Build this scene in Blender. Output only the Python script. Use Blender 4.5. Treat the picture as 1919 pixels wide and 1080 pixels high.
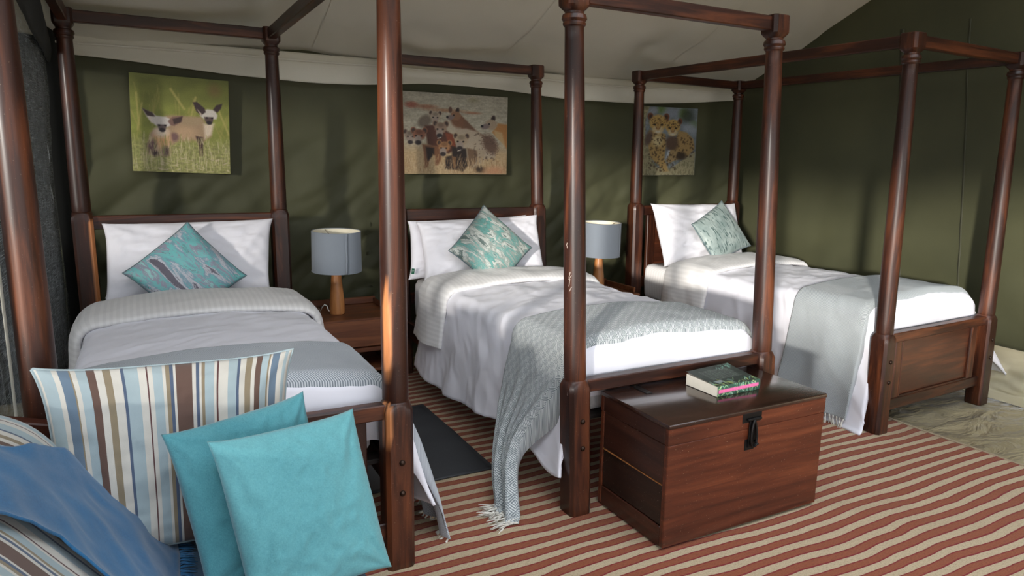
import bpy, bmesh, math, random
import numpy as np
from mathutils import Vector, Matrix, Euler

random.seed(7)
np.random.seed(7)
for o in list(bpy.data.objects):
    bpy.data.objects.remove(o, do_unlink=True)
SC = bpy.context.scene
COL = SC.collection
PI = math.pi

# ------------------------------------------------------------------ camera
cam_d = bpy.data.cameras.new('camera')
cam_d.sensor_width = 36.0
cam_d.lens = 1318.94 / 1919.0 * 36.0
cam_d.clip_start = 0.02
cam = bpy.data.objects.new('camera', cam_d)
COL.objects.link(cam)
cam.matrix_world = Matrix.Translation((0, 0, 1.4212)) @ Matrix.Rotation(-0.49, 4, 'Z') @ Matrix.Rotation(PI / 2 - 0.1846, 4, 'X') @ Matrix.Rotation(0.0194, 4, 'Z')
SC.camera = cam

# ------------------------------------------------------------------ daylight
world = bpy.data.worlds.new('sky')
SC.world = world
world.use_nodes = True
bg = world.node_tree.nodes['Background']
bg.inputs['Color'].default_value = (0.88, 0.93, 1.0, 1)
bg.inputs['Strength'].default_value = 3.1
sun_d = bpy.data.lights.new('sun', 'SUN')
sun_d.energy = 3.6
sun_d.angle = math.radians(3.0)
sun_d.color = (1.0, 0.95, 0.87)
sun = bpy.data.objects.new('sun', sun_d)
COL.objects.link(sun)
SUN_AZ, SUN_EL = math.radians(50), math.radians(6.0)
sdir = Vector((math.sin(SUN_AZ) * math.cos(SUN_EL), math.cos(SUN_AZ) * math.cos(SUN_EL), -math.sin(SUN_EL)))
sun.rotation_euler = sdir.to_track_quat('-Z', 'Y').to_euler()
sun.location = (-3, -6, 4)
vs = SC.view_settings
vs.view_transform = 'Standard'
vs.look = 'None'
vs.gamma = 1.0
vs.use_curve_mapping = False
vs.exposure = 0.36

# ------------------------------------------------------------------ helpers
def s2l(c):
    c = np.asarray(c, float)
    if c.max() > 1.001:
        c = c / 255.0
    return np.where(c <= 0.04045, c / 12.92, ((c + 0.055) / 1.055) ** 2.4)

def rgb(r, g, b):
    l = s2l([r / 255.0, g / 255.0, b / 255.0])
    return (float(l[0]), float(l[1]), float(l[2]), 1.0)

def _hash(ix, iy, seed):
    h = (ix.astype(np.int64) * 374761393 + iy.astype(np.int64) * 668265263 + seed * 982451653) & 0x7fffffff
    h = ((h ^ (h >> 13)) * 1274126177) & 0x7fffffff
    h = h ^ (h >> 16)
    return (h & 0xffff) / 65535.0

def pn(x, y, seed=0):
    x = np.asarray(x, float); y = np.asarray(y, float)
    x, y = np.broadcast_arrays(x, y)
    ix = np.floor(x); iy = np.floor(y)
    fx = x - ix; fy = y - iy
    ux = fx * fx * fx * (fx * (fx * 6 - 15) + 10); uy = fy * fy * fy * (fy * (fy * 6 - 15) + 10)
    def g(dx, dy):
        a = _hash(ix + dx, iy + dy, seed) * 2 * PI
        return np.cos(a) * (fx - dx) + np.sin(a) * (fy - dy)
    n00, n10, n01, n11 = g(0, 0), g(1, 0), g(0, 1), g(1, 1)
    return ((n00 * (1 - ux) + n10 * ux) * (1 - uy) + (n01 * (1 - ux) + n11 * ux) * uy) * 1.4

def fbm(x, y, seed=0, o=4):
    r = 0; a = 1.0
    for k in range(o):
        r = r + a * pn(np.asarray(x) * 2 ** k, np.asarray(y) * 2 ** k, seed + k * 17)
        a *= 0.5
    return r

def ridged(x, y, seed=0, o=2):
    r = 0; a = 1.0
    for k in range(o):
        r = r + a * (1 - np.abs(pn(np.asarray(x) * 2 ** k, np.asarray(y) * 2 ** k, seed + k * 31)) * 2.2)
        a *= 0.5
    return r

def props(o, label=None, cat=None, group=None, kind=None):
    if label: o['label'] = label
    if cat: o['category'] = cat
    if group: o['group'] = group
    if kind: o['kind'] = kind
    return o

def empty(name, loc=(0, 0, 0), rz=0.0):
    o = bpy.data.objects.new(name, None)
    o.empty_display_size = 0.1
    COL.objects.link(o)
    o.location = loc
    o.rotation_euler = (0, 0, rz)
    return o

def link(name, me, mat=None, parent=None, smooth=None):
    if mat is not None:
        me.materials.append(mat)
    if smooth is not None:
        me.shade_smooth()
        if smooth < 179:
            me.set_sharp_from_angle(angle=math.radians(smooth))
    o = bpy.data.objects.new(name, me)
    COL.objects.link(o)
    if parent is not None:
        o.parent = parent
    return o

def mesh(name, V, F, mat=None, parent=None, smooth=None, uv=None):
    me = bpy.data.meshes.new(name)
    me.from_pydata([tuple(map(float, v)) for v in V], [], [tuple(int(i) for i in f) for f in F])
    if uv is not None:
        l = me.uv_layers.new(name='UVMap')
        idx = np.empty(len(me.loops), dtype=np.int32)
        me.loops.foreach_get('vertex_index', idx)
        l.data.foreach_set('uv', np.asarray(uv, dtype=np.float32)[idx].ravel())
    me.update()
    return link(name, me, mat, parent, smooth)

def grid_faces(nr, nc, closed=False, flip=False):
    F = []
    for i in range(nr - 1):
        for j in range(nc if closed else nc - 1):
            j2 = (j + 1) % nc
            q = (i * nc + j, i * nc + j2, (i + 1) * nc + j2, (i + 1) * nc + j)
            F.append(q[::-1] if flip else q)
    return F

def grid(name, P, mat, parent=None, uv=None, flip=False, thick=0.0, smooth=180, off=-1):
    nr, nc = P.shape[:2]
    o = mesh(name, P.reshape(-1, 3), grid_faces(nr, nc, flip=flip), mat, parent, smooth,
             None if uv is None else uv.reshape(-1, 2))
    if thick:
        m = o.modifiers.new('thickness', 'SOLIDIFY')
        m.thickness = thick
        m.offset = off
    return o

def bm_box(bm, c, s, bev=0.0, M=None, seg=1):
    r = bmesh.ops.create_cube(bm, size=1.0)
    vs_ = r['verts']
    for v in vs_:
        v.co = Vector((v.co.x * s[0] + c[0], v.co.y * s[1] + c[1], v.co.z * s[2] + c[2]))
    if bev > 0:
        es = set()
        for v in vs_:
            es.update(v.link_edges)
        rr = bmesh.ops.bevel(bm, geom=list(es), offset=bev, segments=seg, affect='EDGES', profile=0.5)
        vs_ = list({v for f in rr['faces'] for v in f.verts} | {v for v in vs_ if v.is_valid})
    if M is not None:
        for v in vs_:
            v.co = M @ v.co
    return vs_

def box(name, c, s, mat, parent=None, bev=0.004, M=None, seg=1, smooth=30, fn=None):
    bm = bmesh.new()
    bm_box(bm, c, s, bev, M, seg)
    if fn:
        for v in bm.verts:
            v.co = fn(v.co)
    me = bpy.data.meshes.new(name)
    bm.to_mesh(me); bm.free()
    return link(name, me, mat, parent, smooth)

def bar(name, p, q, w, h, mat, parent=None, bev=0.004, ext=0.0):
    """rectangular bar from p to q; w across horizontally, h vertically"""
    p, q = Vector(p), Vector(q)
    d = (q - p)
    L = d.length + 2 * ext
    x = d.normalized()
    up = Vector((0, 0, 1)) if abs(x.z) < 0.9 else Vector((0, 1, 0))
    y = up.cross(x).normalized()
    z = x.cross(y)
    M = Matrix((x, y, z)).transposed().to_4x4()
    M.translation = (p + q) / 2
    return box(name, (0, 0, 0), (L, w, h), mat, parent, bev, M)

def lathe(name, prof, mat, parent=None, n=28, c=(0, 0, 0), smooth=50, cap=True, uv=False):
    V = []
    for z, r in prof:
        for k in range(n):
            a = 2 * PI * k / n
            V.append((c[0] + r * math.cos(a), c[1] + r * math.sin(a), c[2] + z))
    F = grid_faces(len(prof), n, closed=True)
    if cap:
        F.append(tuple(range(n))[::-1])
        F.append(tuple((len(prof) - 1) * n + k for k in range(n)))
    return mesh(name, V, F, mat, parent, smooth)

def tube_geo(path, r, n=6, closed=False, cap=True):
    path = [Vector(p) for p in path]
    m = len(path)
    rr = r if hasattr(r, '__len__') else [r] * m
    V = []
    prev = None
    for i, p in enumerate(path):
        if closed:
            t = (path[(i + 1) % m] - path[i - 1]).normalized()
        else:
            t = (path[min(i + 1, m - 1)] - path[max(i - 1, 0)]).normalized()
        if prev is None:
            a = Vector((0, 0, 1)) if abs(t.z) < 0.9 else Vector((1, 0, 0))
            u = t.cross(a).normalized()
        else:
            u = (prev - t * prev.dot(t))
            u = u.normalized() if u.length > 1e-6 else t.orthogonal().normalized()
        prev = u
        w = t.cross(u)
        for k in range(n):
            a = 2 * PI * k / n
            V.append(p + (u * math.cos(a) + w * math.sin(a)) * rr[i])
    F = grid_faces(m, n, closed=True)
    if closed:
        for k in range(n):
            F.append(((m - 1) * n + k, (m - 1) * n + (k + 1) % n, (k + 1) % n, k))
    elif cap:
        F.append(tuple(range(n))[::-1]); F.append(tuple((m - 1) * n + k for k in range(n)))
    return V, F

def tube(name, path, r, mat, parent=None, n=6, closed=False):
    V, F = tube_geo(path, r, n, closed)
    return mesh(name, V, F, mat, parent, 180)

# ------------------------------------------------------------------ materials
class NT:
    def __init__(self, name):
        self.m = bpy.data.materials.new(name)
        self.m.use_nodes = True
        self.t = self.m.node_tree
        self.b = self.t.nodes['Principled BSDF']
    def n(self, typ, **kw):
        nd = self.t.nodes.new(typ)
        for k, v in kw.items():
            if k.startswith('_'):
                setattr(nd, k[1:], v)
        for k, v in kw.items():
            if not k.startswith('_'):
                self.set(nd.inputs[k.replace('__', ' ')], v)
        return nd
    def set(self, sock, v):
        if isinstance(v, bpy.types.NodeSocket):
            self.t.links.new(v, sock)
        elif isinstance(v, (tuple, list)) and len(v) == 3 and sock.type == 'RGBA':
            sock.default_value = (*v, 1)
        else:
            sock.default_value = v
    def math(self, op, a, b=None, c=None):
        nd = self.t.nodes.new('ShaderNodeMath'); nd.operation = op
        self.set(nd.inputs[0], a)
        if b is not None: self.set(nd.inputs[1], b)
        if c is not None: self.set(nd.inputs[2], c)
        return nd.outputs[0]
    def mix(self, f, a, b, blend='MIX'):
        nd = self.t.nodes.new('ShaderNodeMix'); nd.data_type = 'RGBA'; nd.blend_type = blend
        self.set(nd.inputs['Factor'], f)
        self.set(nd.inputs[6], a); self.set(nd.inputs[7], b)
        return nd.outputs[2]
    def ramp(self, f, stops, interp='LINEAR'):
        nd = self.t.nodes.new('ShaderNodeValToRGB')
        cr = nd.color_ramp; cr.interpolation = interp
        while len(cr.elements) < len(stops): cr.elements.new(0.5)
        for e, (p, c) in zip(cr.elements, stops):
            e.position = p
            e.color = c if len(c) == 4 else (*c, 1)
        self.set(nd.inputs[0], f)
        return nd.outputs[0]
    def coord(self, out='Object'):
        return self.t.nodes.new('ShaderNodeTexCoord').outputs[out]
    def map(self, v, scale=(1, 1, 1), rot=(0, 0, 0), loc=(0, 0, 0)):
        nd = self.t.nodes.new('ShaderNodeMapping')
        self.set(nd.inputs['Vector'], v); self.set(nd.inputs['Scale'], scale)
        self.set(nd.inputs['Rotation'], rot); self.set(nd.inputs['Location'], loc)
        return nd.outputs[0]
    def noise(self, v, scale=5, detail=4, rough=0.5, dist=0.0, w=None):
        nd = self.t.nodes.new('ShaderNodeTexNoise')
        if w is not None:
            nd.noise_dimensions = '4D'; self.set(nd.inputs['W'], w)
        self.set(nd.inputs['Vector'], v); self.set(nd.inputs['Scale'], scale)
        self.set(nd.inputs['Detail'], detail); self.set(nd.inputs['Roughness'], rough)
        self.set(nd.inputs['Distortion'], dist)
        return nd.outputs[0]
    def sep(self, v):
        nd = self.t.nodes.new('ShaderNodeSeparateXYZ'); self.set(nd.inputs[0], v)
        return nd.outputs
    def bump(self, h, strength=0.3, dist=0.01):
        nd = self.t.nodes.new('ShaderNodeBump')
        self.set(nd.inputs['Height'], h); nd.inputs['Strength'].default_value = strength
        nd.inputs['Distance'].default_value = dist
        self.t.links.new(nd.outputs[0], self.b.inputs['Normal'])
    def out(self, color=None, rough=0.5, spec=0.5, coat=0.0, sheen=0.0, metal=0.0):
        if color is not None: self.set(self.b.inputs['Base Color'], color)
        self.set(self.b.inputs['Roughness'], rough)
        self.b.inputs['Specular IOR Level'].default_value = spec
        self.b.inputs['Coat Weight'].default_value = coat
        self.b.inputs['Coat Roughness'].default_value = 0.18
        self.b.inputs['Sheen Weight'].default_value = sheen
        self.b.inputs['Metallic'].default_value = metal
        return self.m

def wood(name, axis, dark, mid, light, rough=0.41, coat=0.10, dust=0.0, sap=(205, 135, 85), spec=0.4):
    t = NT(name)
    w = t.math('MULTIPLY', t.n('ShaderNodeObjectInfo').outputs['Random'], 9.0)
    sc = {'X': (1.3, 16, 16), 'Y': (16, 1.3, 16), 'Z': (16, 16, 1.3)}[axis]
    co = t.coord()
    g = t.noise(t.map(co, sc), 1.0, 6, 0.6, 1.2, w)
    g2 = t.noise(t.map(co, tuple(s * 4 for s in sc)), 1.0, 3, 0.6, 0.3, w)
    big = t.noise(co, 2.2, 2, 0.5, 0.0, w)
    f = t.math('ADD', t.math('MULTIPLY', g, 0.65), t.math('ADD', t.math('MULTIPLY', g2, 0.15), t.math('MULTIPLY', big, 0.25)))
    c = t.ramp(f, [(0.36, rgb(*dark)), (0.52, rgb(*mid)), (0.68, rgb(*light))])
    at = t.n('ShaderNodeAttribute', _attribute_name='sap')
    sapf = t.math('MULTIPLY', at.outputs['Fac'], 1.0)
    sc2 = t.ramp(g, [(0.3, rgb(sap[0] * .7, sap[1] * .65, sap[2] * .6)), (0.6, rgb(*sap))])
    c = t.mix(sapf, c, sc2)
    if dust:
        d = t.noise(co, 210, 2, 0.5)
        df = t.ramp(d, [(0.70, (0, 0, 0)), (0.76, (dust, dust, dust))])
        c = t.mix(df, c, rgb(185, 170, 150))
    t.bump(g2, 0.12, 0.004)
    rr = t.math('ADD', t.math('MULTIPLY', g, 0.18), rough - 0.08)
    return t.out(c, rr, spec, coat)

WD = ((22, 11, 8), (52, 25, 15), (106, 57, 31))
M_WZ = wood('bed_wood_upright', 'Z', *WD, dust=0.22)
M_WX = wood('bed_wood_cross', 'X', *WD)
M_WY = wood('bed_wood_long', 'Y', *WD)
M_WP = wood('bed_wood_panel', 'X', (38, 19, 13), (70, 36, 23), (106, 58, 34), rough=0.38)
M_TX = wood('trunk_wood', 'X', (52, 23, 14), (88, 42, 25), (120, 63, 37), rough=0.36, dust=0.5)
M_TY = wood('trunk_side_wood', 'Y', (38, 20, 15), (58, 31, 22), (80, 44, 30), rough=0.38, dust=0.45)
M_TD = wood('trunk_dark_plank', 'Y', (26, 16, 13), (40, 24, 18), (56, 33, 24), rough=0.4, dust=0.5)
M_TT = wood('trunk_lid_wood', 'X', (28, 17, 14), (44, 26, 20), (64, 38, 28), rough=0.2, coat=0.6, dust=0.2)
M_NS = wood('nightstand_wood', 'X', (64, 34, 22), (102, 59, 37), (136, 84, 52), rough=0.4, coat=0.1)
M_LW = wood('lamp_wood', 'Z', (120, 76, 40), (168, 110, 62), (200, 140, 85), rough=0.4, coat=0.1)
M_SW = wood('sofa_wood', 'X', (40, 18, 14), (66, 32, 22), (90, 46, 30), rough=0.35)

def cloth(name, col, col2=None, rough=0.85, sheen=0.15, weave=900.0, bump=0.12, mott=0.25):
    t = NT(name)
    co = t.coord()
    big = t.noise(co, 6, 3, 0.5)
    fine = t.noise(co, weave, 1, 0.5)
    c = t.mix(t.math('MULTIPLY', big, mott), rgb(*col), rgb(*(col2 or tuple(v * 0.85 for v in col))))
    t.bump(fine, bump, 0.002)
    return t.out(c, rough, 0.25, 0, sheen)

M_WHITE = cloth('white_cotton', (233, 232, 240), (228, 227, 236))
M_PILLOW = cloth('white_pillow_cotton', (228, 226, 232), (222, 220, 228))
M_LABEL = cloth('green_tag', (30, 92, 70))
M_LETTER = cloth('tag_lettering', (215, 220, 215))

def sateen():
    t = NT('striped_sateen')
    uv = t.sep(t.coord('UV'))
    s = t.math('SINE', t.math('MULTIPLY', uv[0], 2 * PI / 0.026))
    f = t.ramp(t.math('MULTIPLY_ADD', s, 0.5, 0.5), [(0.42, (0, 0, 0)), (0.58, (1, 1, 1))])
    c = t.mix(f, rgb(221, 219, 218), rgb(229, 227, 226))
    t.bump(t.noise(t.coord(), 900, 1), 0.08, 0.002)
    return t.out(c, t.math('MULTIPLY_ADD', f, 0.25, 0.55), 0.3, 0, 0.1)
M_SATEEN = sateen()

def throw_mat(name, ca, cb, cell, yarn, c3=0.0):
    t = NT(name)
    uv = t.sep(t.coord('UV'))
    pu = t.math('FLOORED_MODULO', t.math('DIVIDE', uv[0], cell), 2.0)
    pv = t.math('FLOORED_MODULO', t.math('DIVIDE', uv[1], cell), 2.0)
    par = t.math('COMPARE', t.math('GREATER_THAN', pu, 1.0), t.math('GREATER_THAN', pv, 1.0), 0.1)
    sg = t.math('MULTIPLY_ADD', par, 2.0, -1.0)
    ph = t.math('DIVIDE', t.math('ADD', uv[0], t.math('MULTIPLY', uv[1], sg)), yarn)
    s = t.math('SINE', t.math('MULTIPLY', ph, 2 * PI))
    f = t.math('MULTIPLY_ADD', s, 0.5, 0.5)
    f = t.math('ADD', f, t.math('MULTIPLY', par, c3))
    big = t.noise(t.coord('UV'), 7, 4, 0.6)
    f = t.math('MULTIPLY_ADD', t.math('SUBTRACT', big, 0.5), 0.35, f)
    c = t.ramp(f, [(0.2, rgb(*ca)), (0.8, rgb(*cb))])
    t.bump(s, 0.25, 0.0015)
    return t.out(c, 0.95, 0.1, 0, 0.2)
M_THROW_A = throw_mat('grey_herringbone_throw', (126, 135, 144), (206, 210, 215), 0.45, 0.0085)
M_THROW_B = throw_mat('grey_diamond_throw', (118, 126, 130), (206, 210, 210), 0.024, 0.0075, -0.22)
M_THROW_C = throw_mat('grey_twill_throw', (124, 132, 136), (188, 193, 195), 0.30, 0.0062, 0.0)
M_TASSEL = cloth('cream_tassel_yarn', (222, 218, 208))

def linen(name, a, b):
    t = NT(name)
    co = t.coord('UV')
    wv = t.noise(t.map(co, (900, 90, 1)), 1.0, 2, 0.6)
    wh = t.noise(t.map(co, (90, 900, 1)), 1.0, 2, 0.6)
    big = t.noise(t.coord(), 5, 3, 0.5)
    f = t.math('ADD', t.math('MULTIPLY', t.math('ADD', wv, wh), 0.35), t.math('MULTIPLY', big, 0.3))
    c = t.ramp(f, [(0.35, rgb(*a)), (0.65, rgb(*b))])
    t.bump(t.math('ADD', wv, wh), 0.25, 0.0015)
    return t.out(c, 0.9, 0.2, 0, 0.25)
M_TEAL = linen('teal_linen', (76, 134, 142), (104, 164, 169))
M_TEALD = linen('deep_teal_linen', (58, 116, 126), (86, 146, 154))
M_BLUE = linen('blue_throw_cloth', (24, 74, 112), (44, 100, 142))
M_SEAT = linen('navy_seat_cloth', (24, 60, 86), (36, 80, 108))

STR = [(225, 'LB'), (232, 'C'), (240, 'LB'), (290, 'C'), (312, 'S'), (352, 'O'), (358, 'C'), (376, 'LB'), (415, 'B'), (445, 'C'),
       (474, 'O'), (503, 'C'), (542, 'N'), (555, 'LB'), (608, 'C'), (640, 'M'), (647, 'C'), (664, 'LB'), (705, 'C'), (718, 'O'),
       (733, 'N'), (748, 'C'), (760, 'B'), (828, 'C'), (843, 'N'), (858, 'C'), (867, 'O'), (882, 'LB'), (922, 'C'), (935, 'M'),
       (943, 'C'), (985, 'LB'), (1025, 'N'), (1037, 'C'), (1063, 'O'), (1090, 'C'), (1110, 'B'), (1136, 'LB'), (1166, 'O'),
       (1174, 'C'), (1182, 'S'), (1216, 'C'), (1240, 'LB'), (1256, 'C')]
SCOL = {'LB': (140, 154, 158), 'C': (178, 174, 166), 'S': (88, 104, 120), 'O': (122, 110, 90), 'B': (86, 66, 58),
        'N': (70, 82, 102), 'M': (80, 52, 52)}
def striped(name, lo, period):
    t = NT(name)
    u = t.sep(t.coord('UV'))[0]
    f = t.math('FRACT', t.math('ADD', t.math('DIVIDE', u, period), lo))
    def rp(part, a, b):
        st = []
        for i, (x, c) in enumerate(part):
            st.append(((x - a) / (b - a), rgb(*SCOL[c])))
        return st
    h = 22
    xm = STR[h][0]
    fm = (xm - 225) / 1050.0
    A = t.ramp(t.math('DIVIDE', f, fm), rp(STR[:h], 225, xm), 'CONSTANT')
    B = t.ramp(t.math('DIVIDE', t.math('SUBTRACT', f, fm), 1 - fm), rp(STR[h:], xm, 1275), 'CONSTANT')
    c = t.mix(t.math('GREATER_THAN', f, fm), A, B)
    t.bump(t.noise(t.coord(), 700, 1), 0.15, 0.002)
    return t.out(c, 0.85, 0.25, 0, 0.15)
M_STRIPE = striped('striped_pillow_cloth', 0.0, 1.0)
M_STRIPE2 = striped('striped_sofa_cloth', 0.35, 0.62)

def brush(name, seed, cols, rot, sx=3.0, sy=9.0, thr=(0.3, 0.42, 0.5, 0.58, 0.68)):
    t = NT(name)
    uv = t.coord('UV')
    v = t.map(uv, (sx, sy, 1), (0, 0, rot), (seed, seed * 1.7, 0))
    a = t.noise(v, 1.0, 5, 0.62, 0.8)
    rough_ = t.noise(t.map(uv, (60, 200, 1), (0, 0, rot)), 1.0, 2, 0.7)
    f = t.math('MULTIPLY_ADD', t.math('SUBTRACT', rough_, 0.5), 0.16, a)
    c = t.ramp(f, [(p, rgb(*k)) for p, k in zip(thr, cols)], 'CONSTANT')
    a2 = t.noise(t.map(uv, (sx * .8, sy * .6, 1), (0, 0, rot + 0.1), (seed + 5, 3, 0)), 1.0, 4, 0.6, 0.5)
    c2 = t.ramp(t.math('MULTIPLY_ADD', t.math('SUBTRACT', rough_, 0.5), 0.2, a2), [(0.0, rgb(*cols[0])), (0.6, rgb(*cols[3]))], 'CONSTANT')
    c = t.mix(t.math('GREATER_THAN', a2, 0.60), c, c2)
    t.bump(f, 0.1, 0.002)
    return t.out(c, t.math('MULTIPLY_ADD', f, -0.3, 0.62), 0.5, 0, 0.1)
M_BR1 = brush('teal_brushstroke_satin', 1.3, [(92, 88, 100), (178, 180, 188), (116, 146, 160), (106, 176, 176), (138, 138, 154), (142, 192, 190), (96, 92, 106)], -0.18, 1.7, 5.0, (0.0, 0.40, 0.455, 0.50, 0.56, 0.62, 0.68))
M_BR2 = brush('green_brushstroke_satin', 4.1, [(88, 104, 100), (186, 190, 184), (140, 148, 142), (96, 150, 144), (158, 166, 160), (80, 122, 120), (176, 168, 146)], -0.1, 1.9, 5.5, (0.0, 0.40, 0.46, 0.51, 0.56, 0.62, 0.68))
def dashes():
    t = NT('pale_dashed_satin')
    uv = t.coord('UV')
    a = t.noise(t.map(uv, (5, 34, 1), (0, 0, 0.95)), 1.0, 2, 0.5, 0.2)
    b = t.noise(t.map(uv, (3, 3, 1)), 1.0, 3, 0.5)
    base = t.ramp(b, [(0.35, rgb(122, 138, 135)), (0.6, rgb(158, 170, 166))])
    c = t.mix(t.ramp(a, [(0.56, (0, 0, 0)), (0.60, (1, 1, 1))]), base, rgb(70, 92, 90))
    return t.out(c, 0.5, 0.5, 0, 0.1)
M_BR3 = dashes()
M_PIPE = cloth('grey_piping', (96, 112, 118))

def canvas(name, a, b, rough=0.62, spec=0.3):
    t = NT(name)
    co = t.coord()
    big = t.noise(co, 1.6, 4, 0.55)
    wv = t.noise(co, 420, 2, 0.6)
    c = t.ramp(big, [(0.3, rgb(*a)), (0.7, rgb(*b))])
    c = t.mix(t.math('MULTIPLY', wv, 0.25), c, rgb(*[v * 0.7 for v in a]))
    t.bump(wv, 0.15, 0.002)
    return t.out(c, rough, spec, 0, 0.05)
M_GREEN = canvas('green_tent_canvas', (67, 68, 48), (79, 79, 55))
M_GSEAM = canvas('green_canvas_seam', (59, 60, 43), (66, 66, 48))
M_CREAM = canvas('cream_tent_lining', (208, 204, 189), (216, 212, 198), 0.75, 0.2)
M_CSEAM = canvas('cream_lining_seam', (212, 208, 194), (219, 215, 202), 0.75, 0.2)
M_SKIRT = canvas('cream_groundsheet', (196, 186, 156), (212, 202, 172), 0.42, 0.4)
M_BLACK = canvas('black_canvas_edge', (24, 25, 24), (32, 33, 31), 0.8, 0.2)

def meshmat():
    t = NT('dark_insect_mesh')
    co = t.coord()
    a = t.noise(t.map(co, (3, 9, 330)), 1.0, 3, 0.7)
    b = t.noise(t.map(co, (300, 300, 8)), 1.0, 3, 0.7)
    f = t.math('MAXIMUM', a, b)
    c = t.ramp(f, [(0.42, rgb(44, 48, 50)), (0.56, rgb(108, 114, 117)), (0.70, rgb(200, 204, 204))])
    t.bump(f, 0.3, 0.003)
    m = t.out(c, 0.8, 0.2)
    # open weave: about half of the area is holes
    tr_ = t.n('ShaderNodeBsdfTransparent')
    mx = t.n('ShaderNodeMixShader', Fac=0.38)
    t.t.links.new(t.b.outputs[0], mx.inputs[1]); t.t.links.new(tr_.outputs[0], mx.inputs[2])
    t.t.links.new(mx.outputs[0], t.t.nodes['Material Output'].inputs['Surface'])
    return m
M_MESH = meshmat()

def rugmat():
    t = NT('striped_sisal_rug')
    co = t.coord()
    xyz = t.sep(co)
    wob = t.noise(t.map(co, (1.6, 2.2, 1)), 1.0, 2, 0.5)
    wob2 = t.noise(t.map(co, (9, 3, 1)), 1.0, 2, 0.5)
    y = t.math('ADD', xyz[1], t.math('ADD', t.math('MULTIPLY', t.math('SUBTRACT', wob, 0.5), 0.085), t.math('MULTIPLY', t.math('SUBTRACT', wob2, 0.5), 0.012)))
    f = t.math('FRACT', t.math('ADD', t.math('DIVIDE', y, 0.0705), 100.25))
    c = t.ramp(f, [(0.0, rgb(198, 180, 150)), (0.44, rgb(134, 40, 46)), (0.53, rgb(150, 86, 60)), (0.92, rgb(134, 46, 48))], 'CONSTANT')
    fib = t.noise(t.map(co, (60, 420, 1)), 1.0, 3, 0.7)
    fib2 = t.noise(t.map(co, (420, 120, 1)), 1.0, 2, 0.7)
    ff = t.math('ADD', t.math('MULTIPLY', fib, 0.5), t.math('MULTIPLY', fib2, 0.5))
    c = t.mix(t.ramp(ff, [(0.35, (0.75, 0.75, 0.75)), (0.55, (0, 0, 0))]), c, t.mix(1.0, c, (0.45, 0.4, 0.36), 'MULTIPLY'))
    soil = t.noise(co, 1.3, 4, 0.6)
    c = t.mix(t.ramp(soil, [(0.52, (0, 0, 0)), (0.72, (0.35, 0.35, 0.35))]), c, rgb(120, 84, 60))
    t.bump(ff, 0.6, 0.004)
    return t.out(c, 0.9, 0.15, 0, 0.1)
M_RUG = rugmat()

def floormat():
    t = NT('olive_groundsheet_floor')
    co = t.coord()
    a = t.noise(t.map(co, (3.2, 7, 1), (0, 0, 0.6)), 1.0, 4, 0.55, 0.6)
    b = t.noise(co, 1.5, 4, 0.6)
    c = t.ramp(b, [(0.3, rgb(140, 128, 100)), (0.7, rgb(172, 160, 130))])
    t.bump(a, 1.0, 0.075)
    return t.out(c, 0.30, 0.5)
M_FLOOR = floormat()
M_MAT = canvas('charcoal_floor_mat', (40, 42, 46), (54, 56, 60), 0.5, 0.4)
M_GROUND = canvas('dry_sandy_ground', (150, 132, 104), (170, 150, 120), 0.95, 0.1)
M_SHADE = cloth('grey_linen_shade', (122, 129, 138), (115, 122, 131), weave=500)
M_LINING = cloth('cream_shade_lining', (236, 228, 205))
def plain(name, c, rough=0.5, metal=0.0, spec=0.5, coat=0.0):
    t = NT(name)
    nz = t.noise(t.coord(), 40, 3, 0.6)
    col = t.mix(t.math('MULTIPLY', nz, 0.3), rgb(*c), rgb(*[v * 0.75 for v in c]))
    return t.out(col, rough, spec, coat, 0, metal)
M_IRON = plain('black_iron', (30, 29, 29), 0.42, 0.6)
M_BOLT = plain('dark_bronze_bolt', (62, 48, 40), 0.35, 0.8)
M_BRASS = plain('brass_wire', (150, 120, 70), 0.35, 0.9)
M_PAGES = plain('paper_pages', (226, 220, 206), 0.85)
M_CABLE = plain('white_cable', (225, 225, 220), 0.5)
M_SPLIT = plain('canvas_print_edge', (150, 146, 120), 0.85)
M_CHIP = plain('worn_paint_scratch', (196, 180, 168), 0.8)
M_DARKBASE = plain('dark_bed_base', (38, 30, 26), 0.6)
def vcol():
    t = NT('photo_print')
    at = t.n('ShaderNodeAttribute', _attribute_name='print')
    t.bump(t.noise(t.coord(), 700, 1), 0.08, 0.001)
    return t.out(at.outputs['Color'], 0.55, 0.35)
M_PRINT = vcol()

# ------------------------------------------------------------------ tent shell
def ceil_z(y):
    t = 4.62 - np.asarray(y, float)
    back = 1.985 + 0.36 * t + 0.05 * t * t
    zr = 1.985 + 0.36 * 3.6 + 0.05 * 3.6 ** 2
    front = zr - 0.24 * (1.02 - np.asarray(y, float))
    return np.where(np.asarray(y) > 1.02, back, front)

def right_x(z):
    return 4.60 + 0.10 * (1.93 - np.asarray(z, float))

def lin(a, b, n):
    return np.linspace(a, b, n)

# floor and ground
P = np.zeros((60, 60, 3))
X, Y = np.meshgrid(lin(-3.0, 5.0, 60), lin(-4.0, 4.75, 60))
P[..., 0], P[..., 1] = X, Y
P[..., 2] = -0.004 + 0.004 * fbm(X * 1.5, Y * 2.2, 5, 3) * (X > 3.6)
fl = grid('floor', P, M_FLOOR, thick=0.03)
props(fl, 'olive brown wrinkled groundsheet floor of the tent', kind='structure')
g = box('ground', (0, -2, -0.10), (60, 60, 0.1), M_GROUND, bev=0)
props(g, 'dry sandy ground outside the tent', kind='structure')

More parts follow.
